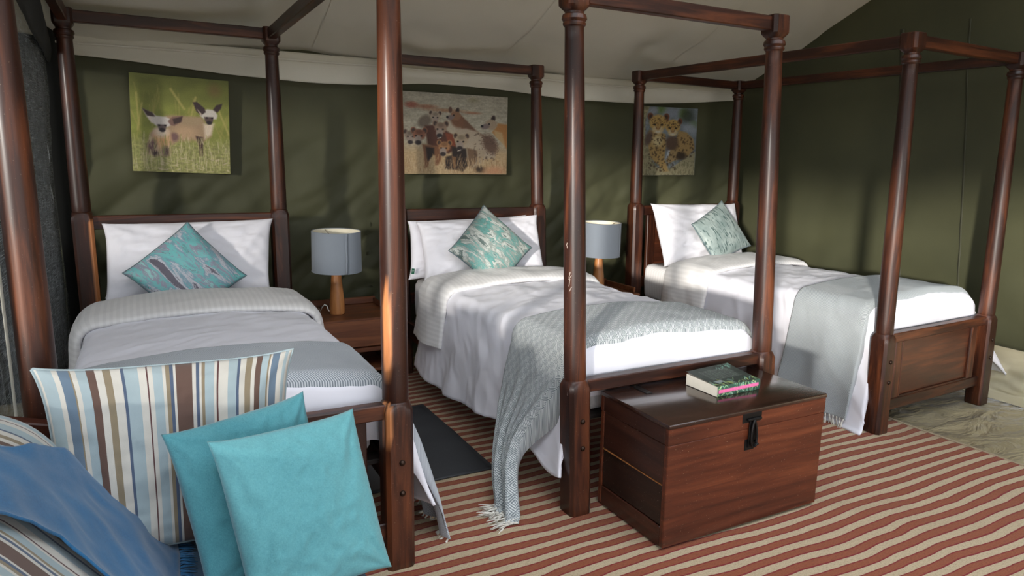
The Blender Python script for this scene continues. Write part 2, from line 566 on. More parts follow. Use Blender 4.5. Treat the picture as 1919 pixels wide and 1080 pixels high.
# back wall
X, Z = np.meshgrid(lin(-0.39, 4.80, 180), lin(-0.02, 2.10, 90))
P = np.zeros(X.shape + (3,))
u = X * 0.8 + Z * 0.6; w_ = -X * 0.6 + Z * 0.8
dz = 0.014 * fbm(X * 1.1, Z * 1.3, 3, 3) + 0.040 * (ridged(u * 1.5, w_ * 4.2, 11) - 0.9) * np.clip(1.7 - Z, 0.1, 1)
dz += 0.018 * (ridged(u * 4.5 + 3, w_ * 2.0, 23) - 0.9) * np.clip(1.5 - Z, 0.0, 1)
dz = np.maximum(dz, -0.03)
P[..., 0], P[..., 1], P[..., 2] = X, 4.635 + dz, Z
wb = grid('wall_back', P, M_GREEN, thick=0.01, off=1)
props(wb, 'green canvas back wall of the tent', kind='structure')
wd_ = box('dark_backing_panel', (-1.70, 4.66, 1.03), (2.62, 0.02, 2.1), M_BLACK, bev=0)  # added backing: stands behind the mesh so it looks dark
props(wd_, 'added black sheet that keeps the view through the mesh dark', kind='structure')
def wall_y(x, z):
    u = x * 0.8 + z * 0.6; w_ = -x * 0.6 + z * 0.8
    d = 0.014 * fbm(x * 1.1, z * 1.3, 3, 3) + 0.040 * (ridged(u * 1.5, w_ * 4.2, 11) - 0.9) * np.clip(1.7 - z, 0.1, 1)
    return 4.635 + np.maximum(-0.03, d + 0.018 * (ridged(u * 4.5 + 3, w_ * 2.0, 23) - 0.9) * np.clip(1.5 - z, 0.0, 1))
for x0, wd in ((0.315, 0.022), (1.369, 0.05), (2.80, 0.05), (2.92, 0.012), (3.95, 0.03)):
    zz = lin(0.0, 1.88, 60)
    xx = np.array([x0 - wd / 2, x0 + wd / 2])
    Xs, Zs = np.meshgrid(xx, zz)
    Q = np.stack([Xs, wall_y(Xs, Zs) - 0.004, Zs], -1)
    grid('seam', Q, M_GSEAM, wb, thick=0.003, off=1)

# right wall (gable), leaning out a little towards the floor
yy = lin(4.70, -3.6, 150)
tt = lin(0, 1, 110)
Yg, Tg = np.meshgrid(yy, tt)
zt = np.minimum(ceil_z(Yg) + 0.06, 4.1)
Zg = 0.30 + (zt - 0.30) * Tg
dx = 0.016 * fbm(Yg * 1.1 + 4, Zg * 1.2, 31, 3) + 0.016 * (ridged(Yg * 1.6 + Zg * 0.9, Zg * 1.1 - Yg * 0.4, 37) - 0.9) * np.clip(1.6 - Zg, 0.1, 1)
P = np.stack([right_x(np.minimum(Zg, 2.4)) + dx, Yg, Zg], -1)
wr = grid('wall_right', P, M_GREEN, thick=0.01, off=1, flip=True)
props(wr, 'green canvas gable wall on the right of the tent', kind='structure')
for y0, wd in ((2.66, 0.012), (3.09, 0.03)):
    zz = lin(0.36, 2.3, 70)
    Ys, Zs = np.meshgrid(np.array([y0 + wd / 2, y0 - wd / 2]), zz)
    Ys = Ys + 0.03 * (Zs - 1.3)
    d = 0.016 * fbm(Ys * 1.1 + 4, Zs * 1.2, 31, 3) + 0.016 * (ridged(Ys * 1.6 + Zs * 0.9, Zs * 1.1 - Ys * 0.4, 37) - 0.9) * np.clip(1.6 - Zs, 0.1, 1)
    grid('seam', np.stack([right_x(np.minimum(Zs, 2.4)) + d - 0.003, Ys, Zs], -1), M_GSEAM, wr, thick=0.003, off=1, flip=True)

# groundsheet turned up against the right wall
vv = lin(0, 1, 40)
Ys, Vs = np.meshgrid(lin(4.6, -2.5, 200), vv)
rise = np.clip((Vs - 0.30) / 0.70, 0, 1)
Zs = 0.006 + 0.38 * rise ** 1.3 + 0.012 * fbm(Ys * 3, Vs * 2.5, 44, 3) * np.sin(PI * Vs)
Xs = 4.60 + 0.16 * np.minimum(Vs / 0.30, 1) + 0.05 * rise ** 0.6 + 0.03 * fbm(Ys * 2.2 + Vs, Vs * 1.5, 45, 3) * np.sin(PI * Vs) + 0.02 * (ridged(Ys * 3 + Vs * 2, Vs * 3 - Ys, 46) - .9) * np.sin(PI * Vs)
sk = grid('trim_1', np.stack([Xs, Ys, np.maximum(Zs, 0.006)], -1), M_SKIRT, thick=0.004, off=1, flip=True)
props(sk, 'cream groundsheet skirt turned up along the right wall', kind='structure')

# left wall: dark insect mesh panel with a black canvas edge
Ys, Zs = np.meshgrid(lin(2.10, 4.60, 95), lin(-0.02, 3.05, 114))
zc = np.minimum(Zs, ceil_z(Ys) + 0.02)
Xs = -0.375 + 0.012 * np.sin(zc * 34 + 4 * pn(Ys * 1.5, zc, 3)) * np.clip(1.9 - zc, 0, 1) * np.clip((zc - 0.6), 0, 1) * 0.8 + 0.02 * fbm(Ys * 1.3, zc * 1.2, 8, 3)
wl = grid('wall_left', np.stack([Xs, Ys, zc], -1), M_MESH, flip=True)
props(wl, 'dark insect mesh side wall of the tent', kind='structure')
zz = lin(0, 2.05, 60)
Q = np.stack([np.stack([-0.375 + 0.01 * pn(zz * 2, 0 * zz, 9), 4.48 + 0 * zz, zz], -1),
              np.stack([-0.290 + 0.012 * pn(zz * 2, 0 * zz + 3, 9), 4.60 + 0 * zz, zz], -1)], 1)
grid('edge_strip', Q, M_BLACK, wl, thick=0.006)
zz = lin(0.02, 1.85, 40)
grid('edge_tape', np.stack([np.stack([-0.352 + 0 * zz, 2.365 + 0.01 * pn(zz * 2, 0 * zz, 4), zz], -1), np.stack([-0.352 + 0 * zz, 2.40 + 0.01 * pn(zz * 2, 0 * zz, 4), zz], -1)], 1), M_CREAM, wl, thick=0.003, off=1, flip=True)
# rolled-up dark flap above the mesh
Ys, As = np.meshgrid(lin(2.12, 4.58, 60), lin(0, 1, 14))
drop = 0.62 - 0.22 * ((Ys - 2.34) / 2.24) ** 2 + 0.03 * pn(Ys * 2, 0 * Ys, 77)
top = ceil_z(Ys) - 0.01
bot = 1.86 + 0.10 * np.clip((4.4 - Ys), 0, 2)
Zs = top + (np.minimum(bot, top - 0.05) - top) * As
grid('window_flap', np.stack([-0.352 + 0.01 * np.sin(PI * As) + 0.006 * fbm(Ys * 3, Zs * 3, 5, 2), Ys, Zs], -1), M_BLACK, wl, thick=0.006, off=1, flip=True)
pole = lathe('tent_pole', [(0, .032), (0.6, .032), (2.0, .030), (2.75, .030)], M_SW, c=(-0.42, 2.07, 0))
props(pole, 'dark wooden tent pole at the end of the mesh wall', 'pole')

# ceiling
Xs, Ys = np.meshgrid(lin(-3.0, 4.78, 160), lin(4.66, 1.0, 90))
sag = 0.010 * fbm(Xs * 1.4, Ys * 1.4, 61, 3) + 0.012 * (ridged(Xs * 0.8 + Ys * 0.5, Ys * 2.0 - Xs * 1.2, 67) - 0.9)
sag = sag - 0.02 * np.cos(Xs * 2 * PI / 1.62)
for hx, hy in ((2.46, 4.33), (3.29, 4.25), (4.31, 4.30), (0.72, 4.25), (1.45, 4.33)):   # lifted where the canopy posts push it up
    sag = sag + 0.035 * np.exp(-((Xs - hx) ** 2 + (Ys - hy) ** 2) / 0.035)
cl = grid('ceiling', np.stack([Xs, Ys, ceil_z(Ys) + sag + 0.03], -1), M_CREAM, thick=0.01, off=1, flip=True)
props(cl, 'cream cotton lining of the tent roof', kind='structure')
def ceil_at(x, y):
    s_ = 0.010 * fbm(x * 1.4, y * 1.4, 61, 3) + 0.012 * (ridged(x * 0.8 + y * 0.5, y * 2.0 - x * 1.2, 67) - 0.9)
    s_ = s_ - 0.02 * np.cos(x * 2 * PI / 1.62)
    for hx, hy in ((2.46, 4.33), (3.29, 4.25), (4.31, 4.30), (0.72, 4.25), (1.45, 4.33)):
        s_ = s_ + 0.035 * np.exp(-((x - hx) ** 2 + (y - hy) ** 2) / 0.035)
    return ceil_z(y) + s_ + 0.03
for x0 in (1.02, 2.30, 3.60):
    yv = lin(4.55, 1.2, 90)
    Xs, Ys = np.meshgrid(np.array([x0 - 0.004, x0 + 0.004]), yv)
    grid('seam', np.stack([Xs, Ys, ceil_at(Xs, Ys) - 0.0035], -1), M_CSEAM, cl)

# valance: the lining's hanging border over the back wall
bx = [-0.60, -0.217, 0.037, 0.506, 0.746, 1.065, 1.408, 1.776, 2.09, 2.425, 2.875, 3.571, 4.12, 4.60]
bz = [1.93, 1.911, 1.90, 1.863, 1.855, 1.844, 1.858, 1.891, 1.89, 1.877, 1.845, 1.85, 1.886, 1.93]
xs = lin(-0.36, 4.62, 200)
zb = np.interp(xs, bx, bz)
zb = np.convolve(np.pad(zb, 6, mode='edge'), np.ones(13) / 13, 'valid')
Xs, Ts = np.meshgrid(xs, lin(0, 1, 14))
ztop = 2.02
Zs = zb[None, :] + (ztop - zb[None, :]) * Ts
Ys = 4.585 - 0.012 * Ts + 0.008 * fbm(Xs * 2.0, Ts * 1.0, 71, 2) - 0.012 * (1 - Ts)
va = grid('trim_2', np.stack([Xs, Ys, Zs], -1), M_CREAM, thick=0.003, off=1)
props(va, 'cream hanging border of the roof lining along the back wall', kind='structure')
Xs, Ts = np.meshgrid(xs, np.array([0.0, 1.0]))
Zs = 1.968 + 0.012 * pn(Xs * 1.1, 0 * Xs, 72) + 0.012 * Ts
grid('hem', np.stack([Xs, 4.562 + 0.008 * fbm(Xs * 2.0, 0.7 + 0 * Xs, 71, 2) + 0 * Ts, Zs], -1), M_CSEAM, va, thick=0.003, off=1)

# added unseen panels, front and left side, shaped to shade the upper walls
xs = lin(-3.05, 6.0, 60)
zb = 2.15 + 0 * xs
Q = np.stack([np.stack([xs, -3.2 + 0 * xs, np.maximum(zb, 1.2)], -1), np.stack([xs, -3.2 + 0 * xs, 5.4 + 0 * xs], -1)], 0)
Q2 = np.stack([np.stack([-3.05 + 0 * lin(0, 1, 20), lin(4.6, -3.2, 20), 2.20 + 0 * lin(0, 1, 20)], -1), np.stack([-3.05 + 0 * lin(0, 1, 20), lin(4.6, -3.2, 20), 5.2 + 0 * lin(0, 1, 20)], -1)], 0)
wv_ = grid('light_block_side', Q2, M_GREEN, thick=0.01)  # added out of view to cut light from the left above its lower edge
props(wv_, 'added unseen green panel blocking high light from the left side', kind='structure')
wf = grid('light_block_front', Q, M_GREEN, thick=0.01)
props(wf, 'added unseen green panel blocking high light from the front', kind='structure')

Q = np.stack([np.stack([lin(-3.1, -1.3, 20), -3.25 + 0 * lin(0, 1, 20), 0.02 + 0 * lin(0, 1, 20)], -1), np.stack([lin(-3.1, -1.3, 20), -3.25 + 0 * lin(0, 1, 20), 1.25 + 0 * lin(0, 1, 20)], -1)], 0)
wk = grid('light_block_low', Q, M_GREEN, thick=0.01)  # added out of view, keeps the low sun off the foreground
props(wk, 'added unseen low green panel blocking low sun at the front', kind='structure')
Q = np.stack([np.stack([-3.1 + 0 * lin(0, 1, 20), lin(4.6, -3.25, 20), 0.02 + 0 * lin(0, 1, 20)], -1), np.stack([-3.1 + 0 * lin(0, 1, 20), lin(4.6, -3.25, 20), 1.25 + 0 * lin(0, 1, 20)], -1)], 0)
wk2 = grid('light_block_low', Q, M_GREEN, thick=0.01)  # added along the left, keeps low sun off sofa and trunk
props(wk2, 'added unseen low green panel blocking low sun along the left side', kind='structure')

# ------------------------------------------------------------------ rug and mat
M_BIND = cloth('beige_rug_binding', (168, 150, 122))
Xs, Ys = np.meshgrid(lin(-0.32, 3.665, 130), lin(-1.6, 4.35, 150))
Zs = 0.012 + 0.003 * fbm(Xs * 1.6, Ys * 1.6, 81, 3)
Xe = Xs + 0.012 * pn(Ys * 2.0, 0 * Ys, 82) * (Xs > 3.6)
rug = grid('striped_rug', np.stack([Xe, Ys, Zs], -1), M_RUG, thick=0.010)
props(rug, 'large woven rug in rust red and cream stripes on the tent floor', 'rug')
hem = grid('edge_binding', np.stack([np.stack([3.655 + 0.012 * pn(lin(-1.6, 4.35, 150) * 2, 0 * lin(0, 1, 150), 82), lin(-1.6, 4.35, 150), 0.0165 + 0 * lin(0, 1, 150)], -1),
                                     np.stack([3.670 + 0.012 * pn(lin(-1.6, 4.35, 150) * 2, 0 * lin(0, 1, 150), 82), lin(-1.6, 4.35, 150), 0.0155 + 0 * lin(0, 1, 150)], -1)], 1), M_BIND, rug, thick=0.006)
Xs, Ys = np.meshgrid(lin(0.36, 1.365, 40), lin(2.69, 3.61, 40))
Zs = 0.022 + 0.004 * np.maximum(fbm(Xs * 3, Ys * 3, 91, 3), -0.3)
fm = grid('floor_mat', np.stack([Xs + 0.0, Ys + 0.0 * Xs, Zs], -1), M_MAT, thick=0.006)
props(fm, 'charcoal rubber mat lying between the left and middle beds', 'mat')

# ------------------------------------------------------------------ beds
BED = [dict(loc=(-0.257, 2.170), rz=-0.004, W=0.981, L=2.088, zn=1.978, zh=1.096, zf=0.612, rx=-0.006, ry=-0.001),
       dict(loc=(1.488, 2.206), rz=0.0015, W=1.022, L=2.058, zn=1.915, zh=1.096, zf=0.566, rx=-0.0206, ry=0.0363),
       dict(loc=(3.409, 2.233), rz=0.0506, W=1.032, L=1.995, zn=1.928, zh=1.097, zf=0.551, rx=-0.0115, ry=0.0137)]
SIDE = ['left', 'middle', 'right']

_th = []
for q in range(4):
    for a in (-36.3, -24, -12, 0, 12, 24, 36.3, 45):
        _th.append(math.radians(a + 90 * q))
def ring(h, k):
    """cross-section of half width h: k=0 chamfered square, k=1 round"""
    out = []
    for i, t in enumerate(_th):
        loc = ((math.degrees(t) + 45) % 90) - 45
        if abs(abs(loc) - 45) < 1:
            rs = (2 * h - 0.27 * h) / 2 * 1.41421
        else:
            rs = h / math.cos(math.radians(loc))
        r = rs * (1 - k) + h * k
        out.append((r * math.cos(t), r * math.sin(t)))
    return out

def make_post(bed, a, b, zs, parent, sapfn=None, bolts=True):
    h = 0.0485
    zn = bed['zn']
    prof = [(0.0, h * .96, 0), (0.006, h, 0)]
    for z in lin(0.05, zs - 0.05, 10): prof.append((z, h, 0))
    prof += [(zs - 0.028, h, 0), (zs - 0.012, h * 0.99, 0.55), (zs - 0.003, h * 0.97, 0.95), (zs, h * 0.93, 1), (zs + 0.002, 0.0425, 1)]
    zt = zn - 0.03
    for z in lin(zs + 0.01, zt, 26):
        f = (z - zs) / (zt - zs)
        prof.append((z, 0.0440 + 0.0012 * math.sin(f * PI) - 0.0090 * f ** 1.3, 1))
    prof += [(zn - 0.026, 0.0365, 1), (zn - 0.022, 0.041, 1), (zn - 0.015, 0.0425, 1), (zn - 0.010, 0.0400, 1), (zn - 0.006, 0.0425, 1), (zn, 0.0465, 1),
             (zn + 0.008, 0.0450, 1), (zn + 0.015, 0.0425, 1), (zn + 0.019, 0.0345, 1), (zn + 0.026, 0.0345, 0.9),
             (zn + 0.034, 0.040, 0.5), (zn + 0.046, 0.0455, 0.0), (zn + 0.06, 0.046, 0), (zn + 0.115, 0.046, 0), (zn + 0.119, 0.043, 0)]
    V, sap = [], []
    n = len(_th)
    for z, r, k in prof:
        for (x, y) in ring(r, k):
            V.append((a + bed['rx'] * z + x, b + bed['ry'] * z + y, z))
            sap.append(sapfn(x, y, z) if sapfn else 0.0)
    F = grid_faces(len(prof), n, closed=True)
    F.append(tuple(range(n))[::-1]); F.append(tuple((len(prof) - 1) * n + k for k in range(n)))
    o = mesh('post', V, F, M_WZ, parent, 32)
    at = o.data.attributes.new('sap', 'FLOAT', 'POINT')
    at.data.foreach_set('value', np.array(sap, dtype=np.float32))
    if bolts:
        for z in (0.405, 0.295):
            y = b + bed['ry'] * z - h
            V, F = [], []
            rr = [(0.0, 0.0105), (0.003, 0.0105), (0.006, 0.0085), (0.0085, 0.005)]
            for d, r in rr:
                for k in range(12):
                    t = 2 * PI * k / 12
                    V.append((a + bed['rx'] * z + 0.004 + r * math.cos(t), y - d, z + r * math.sin(t)))
            F = grid_faces(4, 12, closed=True)
            F.append(tuple(3 * 12 + k for k in range(12)))
            mesh('bolt', V, F, M_BOLT, o, 60)
    return o

def sap_fr0(x, y, z):          # pale sapwood streak down the near left post face
    ang = math.atan2(y, x)
    d = abs((ang - math.radians(-142) + PI) % (2 * PI) - PI)
    w = 0.42 * max(0.0, 1 - ((z - 0.845) / 0.165) ** 2) ** 0.4
    if z < 0.62: return 1.0 if (z > 0.50 and d < 0.55 and abs(d - 0.35) < 0.25 and x < -0.03) else 0.0
    return max(0.0, min(1.0, (w - d) * 9)) if abs(z - 0.845) < 0.165 else 0.0
def sap_hl0(x, y, z):          # pale edge on the right front corner of the head post block
    return 1.0 if (z < 1.06 and x > 0.025 and y < -0.02) else 0.0
def sap_c(x, y, z):
    return 0.55 if (z < 0.55 and abs(x + y) > 0.07 and y < 0 and x < 0) else 0.0

def shear(bed, a, b, z):
    return (a + bed['rx'] * z, b + bed['ry'] * z, z)

for i, bed in enumerate(BED):
    W, L, zn, zh, zf = bed['W'], bed['L'], bed['zn'], bed['zh'], bed['zf']
    root = empty('four_poster_bed', (*bed['loc'], 0), bed['rz'])
    props(root, ['dark wooden four-poster bed frame behind the sofa, nearest the mesh wall',
                 'dark wooden four-poster bed frame with the trunk at its foot',
                 'reddish wooden four-poster bed frame with panelled footboard beside the right wall'][i], 'bed', 'four-poster beds')
    make_post(bed, 0, 0, zf, root)
    make_post(bed, W, 0, zf, root, sap_fr0 if i == 0 else None)
    make_post(bed, 0, L, zh, root, sap_hl0 if i == 0 else None, bolts=False)
    make_post(bed, W, L, zh, root, None, bolts=False)
    # canopy rails
    zc = zn + 0.084
    S = lambda a, b, z: shear(bed, a, b, z)
    bar('canopy_rail', S(0.04, 0, zc), S(W - 0.04, 0, zc), 0.045, 0.058, M_WX, root)
    bar('canopy_rail', S(0.04, L, zc), S(W - 0.04, L, zc), 0.045, 0.058, M_WX, root)
    if i != 1:                         # the middle bed has no long canopy rails
        bar('canopy_rail', S(0, 0.04, zc), S(0, L - 0.04, zc), 0.045, 0.058, M_WY, root)
        bar('canopy_rail', S(W, 0.04, zc), S(W, L - 0.04, zc), 0.045, 0.058, M_WY, root)
    # side rails
    bar('side_rail', S(0.0, 0.04, 0.325), S(0.0, L - 0.04, 0.325), 0.03, 0.11, M_WY, root)
    bar('side_rail', S(W, 0.04, 0.325), S(W, L - 0.04, 0.325), 0.03, 0.11, M_WY, root)
    # slatted base
    base = empty('slat_base'); base.parent = root
    for k in range(11):
        bb = 0.12 + (L - 0.24) * k / 10
        box('slat', (W / 2, bb, 0.365), (W - 0.05, 0.075, 0.018), M_DARKBASE, base, bev=0.003)
    # headboard: top rail, two stiles, panel with moulding, bottom rail
    hb = empty('headboard'); hb.parent = root
    zt = zh - 0.018
    bar('top_rail', S(0.035, L, zt - 0.036), S(W - 0.035, L, zt - 0.036), 0.036, 0.072, M_WX, hb)
    bar('bottom_rail', S(0.035, L, 0.50), S(W - 0.035, L, 0.50), 0.036, 0.08, M_WX, hb)
    for a in (0.15, W - 0.15):
        bar('stile', S(a, L, 0.535), S(a, L, zt - 0.070), 0.075, 0.030, M_WZ, hb)
    bar('panel', S(W / 2, L + 0.002, 0.535), S(W / 2, L + 0.002, zt - 0.070), W - 0.37, 0.014, M_WP, hb, bev=0.002)
    bar('moulding', S(0.19, L - 0.010, zt - 0.080), S(W - 0.19, L - 0.010, zt - 0.080), 0.014, 0.018, M_WX, hb)
    # footboard
    fb = empty('footboard'); fb.parent = root
    zt = zf - 0.005
    bar('top_rail', S(0.035, 0, zt - 0.026), S(W - 0.035, 0, zt - 0.026), 0.046, 0.052, M_WX, fb)
    if i != 1:                         # the trunk is pushed in under the middle bed's foot rail
        bar('bottom_rail', S(0.035, 0, 0.148), S(W - 0.035, 0, 0.148), 0.034, 0.062, M_WX, fb)
        for a in (0.135, W - 0.135):
            bar('stile', S(a, 0, 0.178), S(a, 0, zt - 0.050), 0.062, 0.026, M_WZ, fb)
        bar('panel', S(W / 2, 0.004, 0.178), S(W / 2, 0.004, zt - 0.050), W - 0.32, 0.012, M_WP, fb, bev=0.002)
        for a, s_ in ((0.171, 1), (W - 0.171, -1)):
            bar('moulding', S(a, -0.008, 0.182), S(a, -0.008, zt - 0.054), 0.010, 0.012, M_WZ, fb, bev=0.002)
        bar('moulding', S(0.17, -0.008, 0.184), S(W - 0.17, -0.008, 0.184), 0.012, 0.010, M_WX, fb, bev=0.002)
    if i == 1:
        # scratched paint marks on the shaft facing the camera
        for (zz, da, ln, tl) in ((0.985, 0.0, 0.022, 0.3), (0.975, 0.05, 0.016, 0.9), (0.955, -0.02, 0.030, 0.15), (0.93, 0.08, 0.018, 0.6), (1.10, -0.3, 0.012, 0.4), (1.09, -0.25, 0.010, -0.2), (0.52, -0.1, 0.018, 0.1)):
            ang = math.radians(-150) + da
            pts = []
            for q in lin(-0.5, 0.5, 4):
                z = zz + q * ln
                r = 0.0452 - 0.0090 * ((z - zf) / (zn - zf)) ** 1.3 if z > zf else 0.052
                an = ang + q * ln * tl * 20
                pts.append((bed['rx'] * z + r * math.cos(an), bed['ry'] * z + r * math.sin(an), z))
            tube('paint_scratch', pts, 0.0014, M_CHIP, root, 5)

# ------------------------------------------------------------------ bedding
def place(o, i):
    o.location = (*BED[i]['loc'], 0)
    o.rotation_euler = (0, 0, BED[i]['rz'])
    return o

def smoothstep(x, a, b):
    t = np.clip((np.asarray(x, float) - a) / (b - a), 0, 1)
    return t * t * (3 - 2 * t)

def rounded_slab(name, x0, x1, y0, y1, z0, z1, r, mat, nx=40, ny=60, nz=10, uvs=True):
    """mattress-like slab: superellipse outline swept up with rounded edges"""
    n = 160
    cx, cy, hx, hy = (x0 + x1) / 2, (y0 + y1) / 2, (x1 - x0) / 2, (y1 - y0) / 2
    def outline(inset):
        pts = []
        hx_, hy_, rc = hx - inset, hy - inset, 0.05
        per = []
        for sx, sy, a0 in ((1, 1, 0), (-1, 1, 90), (-1, -1, 180), (1, -1, 270)):
            for k in range(9):
                a = math.radians(a0 + 90 * k / 8)
                per.append((cx + sx * (hx_ - rc) + rc * math.cos(a), cy + sy * (hy_ - rc) + rc * math.sin(a)))
        # subdivide long sides
        out = []
        m = len(per)
        for k in range(m):
            p, q = per[k], per[(k + 1) % m]
            d = math.hypot(q[0] - p[0], q[1] - p[1])
            c = max(1, int(d / 0.05)) if d > 0.1 else 1
            if d > 0.1: c = 18
            for e in range(c):
                f = e / c
                out.append((p[0] + (q[0] - p[0]) * f, p[1] + (q[1] - p[1]) * f))
        return out
    prof = [(z0, r), (z0 + r * .3, r * .3), (z0 + r, 0), ((z0 + z1) / 2, -0.004), (z1 - r, 0), (z1 - r * .3, r * .3), (z1, r)]
    V, UV = [], []
    for z, ins in prof:
        ol = outline(ins)
        s_ = 0
        for k, p in enumerate(ol):
            V.append((p[0], p[1], z + 0.003 * math.sin(k * 0.5)))
            if k: s_ += math.hypot(p[0] - ol[k - 1][0], p[1] - ol[k - 1][1])
            UV.append((s_, z))
    n = len(outline(0))
    F = grid_faces(len(prof), n, closed=True)
    F.append(tuple(range(n))[::-1]); F.append(tuple((len(prof) - 1) * n + k for k in range(n)))
    return mesh(name, V, F, mat, None, 60, UV)

def drape(name, i, b0, b1, aL, aR, zt, r, dl, dr, mat, off=0.0, nb=120, flL=0.12, flR=0.12, crown=0.02, seed=0,
          fold=0.018, lam=0.17, foot=0.0, wr=1.0, gather=0.0, gc=None, thick=0.012, cuffed=False, parent=None, nd=34, nq=9, nt=64,
          slide=0.0, tail=0.0, flare=0.0, fexp=1.15, uoff=0.0, zfloor=0.022):
    vr = lin(0, 1, nb)
    vv = b0 + (b1 - b0) * vr
    DL = np.array([dl(v) for v in vv])[:, None]; DR = np.array([dr(v) for v in vv])[:, None]
    V = vv[:, None]
    top = (aR - aL) - 2 * r
    seg_a, seg_z, na_, nz_, dd, uu, sd = [], [], [], [], [], [], []
    t = lin(1, 0, nd)[None, :]
    d = DL * t
    FL = np.array([flL(v) if callable(flL) else flL for v in vv])[:, None]; FR = np.array([flR(v) if callable(flR) else flR for v in vv])[:, None]
    seg_a.append(aL - FL * d ** fexp); seg_z.append(zt - r - d); na_.append(-np.ones_like(d)); nz_.append(np.zeros_like(d) + 0.15)
    dd.append(np.broadcast_to(t, d.shape)); uu.append(-(top / 2 + r * PI / 2 + d)); sd.append(-np.ones_like(d))
    ph = lin(0, PI / 2, nq + 2)[1:-1][None, :] + 0 * V
    seg_a.append(aL + r - r * np.cos(ph)); seg_z.append(zt - r + r * np.sin(ph)); na_.append(-np.cos(ph)); nz_.append(np.sin(ph))
    dd.append(0 * ph); uu.append(-(top / 2 + r * (PI / 2 - ph))); sd.append(0 * ph)
    x = lin(-1, 1, nt)[None, :] + 0 * V
    seg_a.append((aL + aR) / 2 + x * top / 2); seg_z.append(zt + crown * (1 - x * x)); na_.append(0 * x); nz_.append(0 * x + 1)
    dd.append(0 * x); uu.append(x * top / 2); sd.append(0 * x)
    ph = ph[:, ::-1]
    seg_a.append(aR - r + r * np.cos(ph)); seg_z.append(zt - r + r * np.sin(ph)); na_.append(np.cos(ph)); nz_.append(np.sin(ph))
    dd.append(0 * ph); uu.append(top / 2 + r * (PI / 2 - ph)); sd.append(0 * ph)
    t = lin(0, 1, nd)[None, :]
    d = DR * t
    seg_a.append(aR + FR * d ** fexp); seg_z.append(zt - r - d); na_.append(np.ones_like(d)); nz_.append(np.zeros_like(d) + 0.15)
    dd.append(np.broadcast_to(t, d.shape)); uu.append(top / 2 + r * PI / 2 + d); sd.append(np.ones_like(d))
    A = np.concatenate(seg_a, 1); Z = np.concatenate(seg_z, 1); NA = np.concatenate(na_, 1); NZ = np.concatenate(nz_, 1)
    D = np.concatenate(dd, 1); U = np.concatenate(uu, 1); SD = np.concatenate(sd, 1)
    B = V + 0 * A
    u_, v_ = U + uoff, V + 0 * U
    c1, s1 = math.cos(0.5), math.sin(0.5)
    w1 = 0.008 * fbm(u_ * 2.6 + seed, v_ * 2.6, seed, 3)
    w2 = 0.0028 * (ridged((u_ * c1 + v_ * s1) * 3.0 + seed, (-u_ * s1 + v_ * c1) * 8, seed + 5) - 0.9)
    w3 = 0.0016 * (ridged((u_ * c1 - v_ * s1) * 9 + seed, (u_ * s1 + v_ * c1) * 3.5, seed + 9) - 0.9)
    wrk = wr * (w1 + w2 + w3)
    if cuffed:
        prof = np.sqrt(np.clip(1 - np.abs(2 * vr - 1) ** 3.2, 0, 1))[:, None]
        o_ = 0.004 + off * prof
        wrk = wrk * prof
    else:
        o_ = off + 0 * V
    A = A + NA * (o_ + wrk); Z = Z + NZ * (o_ + wrk)
    ph = 2 * PI * v_ / lam + 3.0 * pn(v_ * 1.6 + seed, 0 * v_ + seed, seed + 2) + 0.8 * D
    A = A + SD * fold * D ** 1.1 * np.sin(ph)
    if gather:
        gcc = (b0 + b1) / 2 if gc is None else gc
        k = np.where(SD < 0, D, 0)
        B = gcc + (B - gcc) * (1 - gather * smoothstep(k, 0.0, 0.72)) - slide * k ** 3
        A = A + np.where(SD < 0, 1, 0) * 0.030 * gather * smoothstep(k, 0.1, 0.8) * np.sin(v_ * 2 * PI / 0.085 + seed)
    if foot:
        q = np.clip(1 - (v_ - b0) / foot, 0, 1)
        fz = foot * (1 - np.sqrt(np.clip(1 - q * q, 0, 1)))
        fz = fz + 0.14 * (vr[:, None] < 0.5 / nb)
        Z = Z - fz * (1 - D)
        B = B - flare * D ** 0.7 * np.exp(-(v_ - b0) / 0.22)
    if tail:
        B = B + tail * D * np.where(SD > 0, 1, 0)
    low = np.clip(zfloor - Z, 0, None)
    A = A + SD * low * 0.75
    Z = np.maximum(Z, zfloor + 0.004 * np.sin(u_ * 60 + v_ * 40) ** 2)
    P = np.stack([A, B, Z], -1)
    o = grid(name, P, mat, parent, np.stack([u_, v_], -1), thick=thick, off=-1)
    if parent is None: place(o, i)
    return o, P

# mattresses
for i, bed in enumerate(BED):
    W, L = bed['W'], bed['L']
    m = rounded_slab('mattress', 0.052, W - 0.052, 0.105, L - 0.03, 0.378, 0.640, 0.035, M_SATEEN)
    place(m, i)
    props(m, ['mattress in white striped sheet on the bed behind the sofa',
              'mattress in white striped sheet on the middle bed',
              'mattress in white striped sheet on the bed by the right wall'][i], 'mattress', 'mattresses')

DUV = []
def mk_duvet(i, dl, dr, cuff, label, flL, flR, seed, cdl, cdr, **kw):
    bed = BED[i]
    W = bed['W']
    d, P = drape('duvet', i, 0.06, cuff[1] - 0.05, 0.005, W - 0.005, 0.672, 0.075, dl, dr, M_WHITE, 0.0, 150, flL, flR, 0.028, seed, 0.012, 0.36, foot=0.075, wr=1.5, **kw)
    props(d, label, 'duvet', 'white duvets')
    c, Pc = drape('turned_cuff', i, cuff[0], cuff[1], -0.004, W + 0.004, 0.676, 0.08, cdl, cdr, M_SATEEN, 0.040, 46, 0.2 if callable(flL) else flL, 0.2 if callable(flR) else flR, 0.028, seed + 3, 0.012, 0.3,
                  wr=1.1, thick=0.02, cuffed=True, parent=d)
    c['label'] = 'folded back cuff with sateen stripes'
    return d

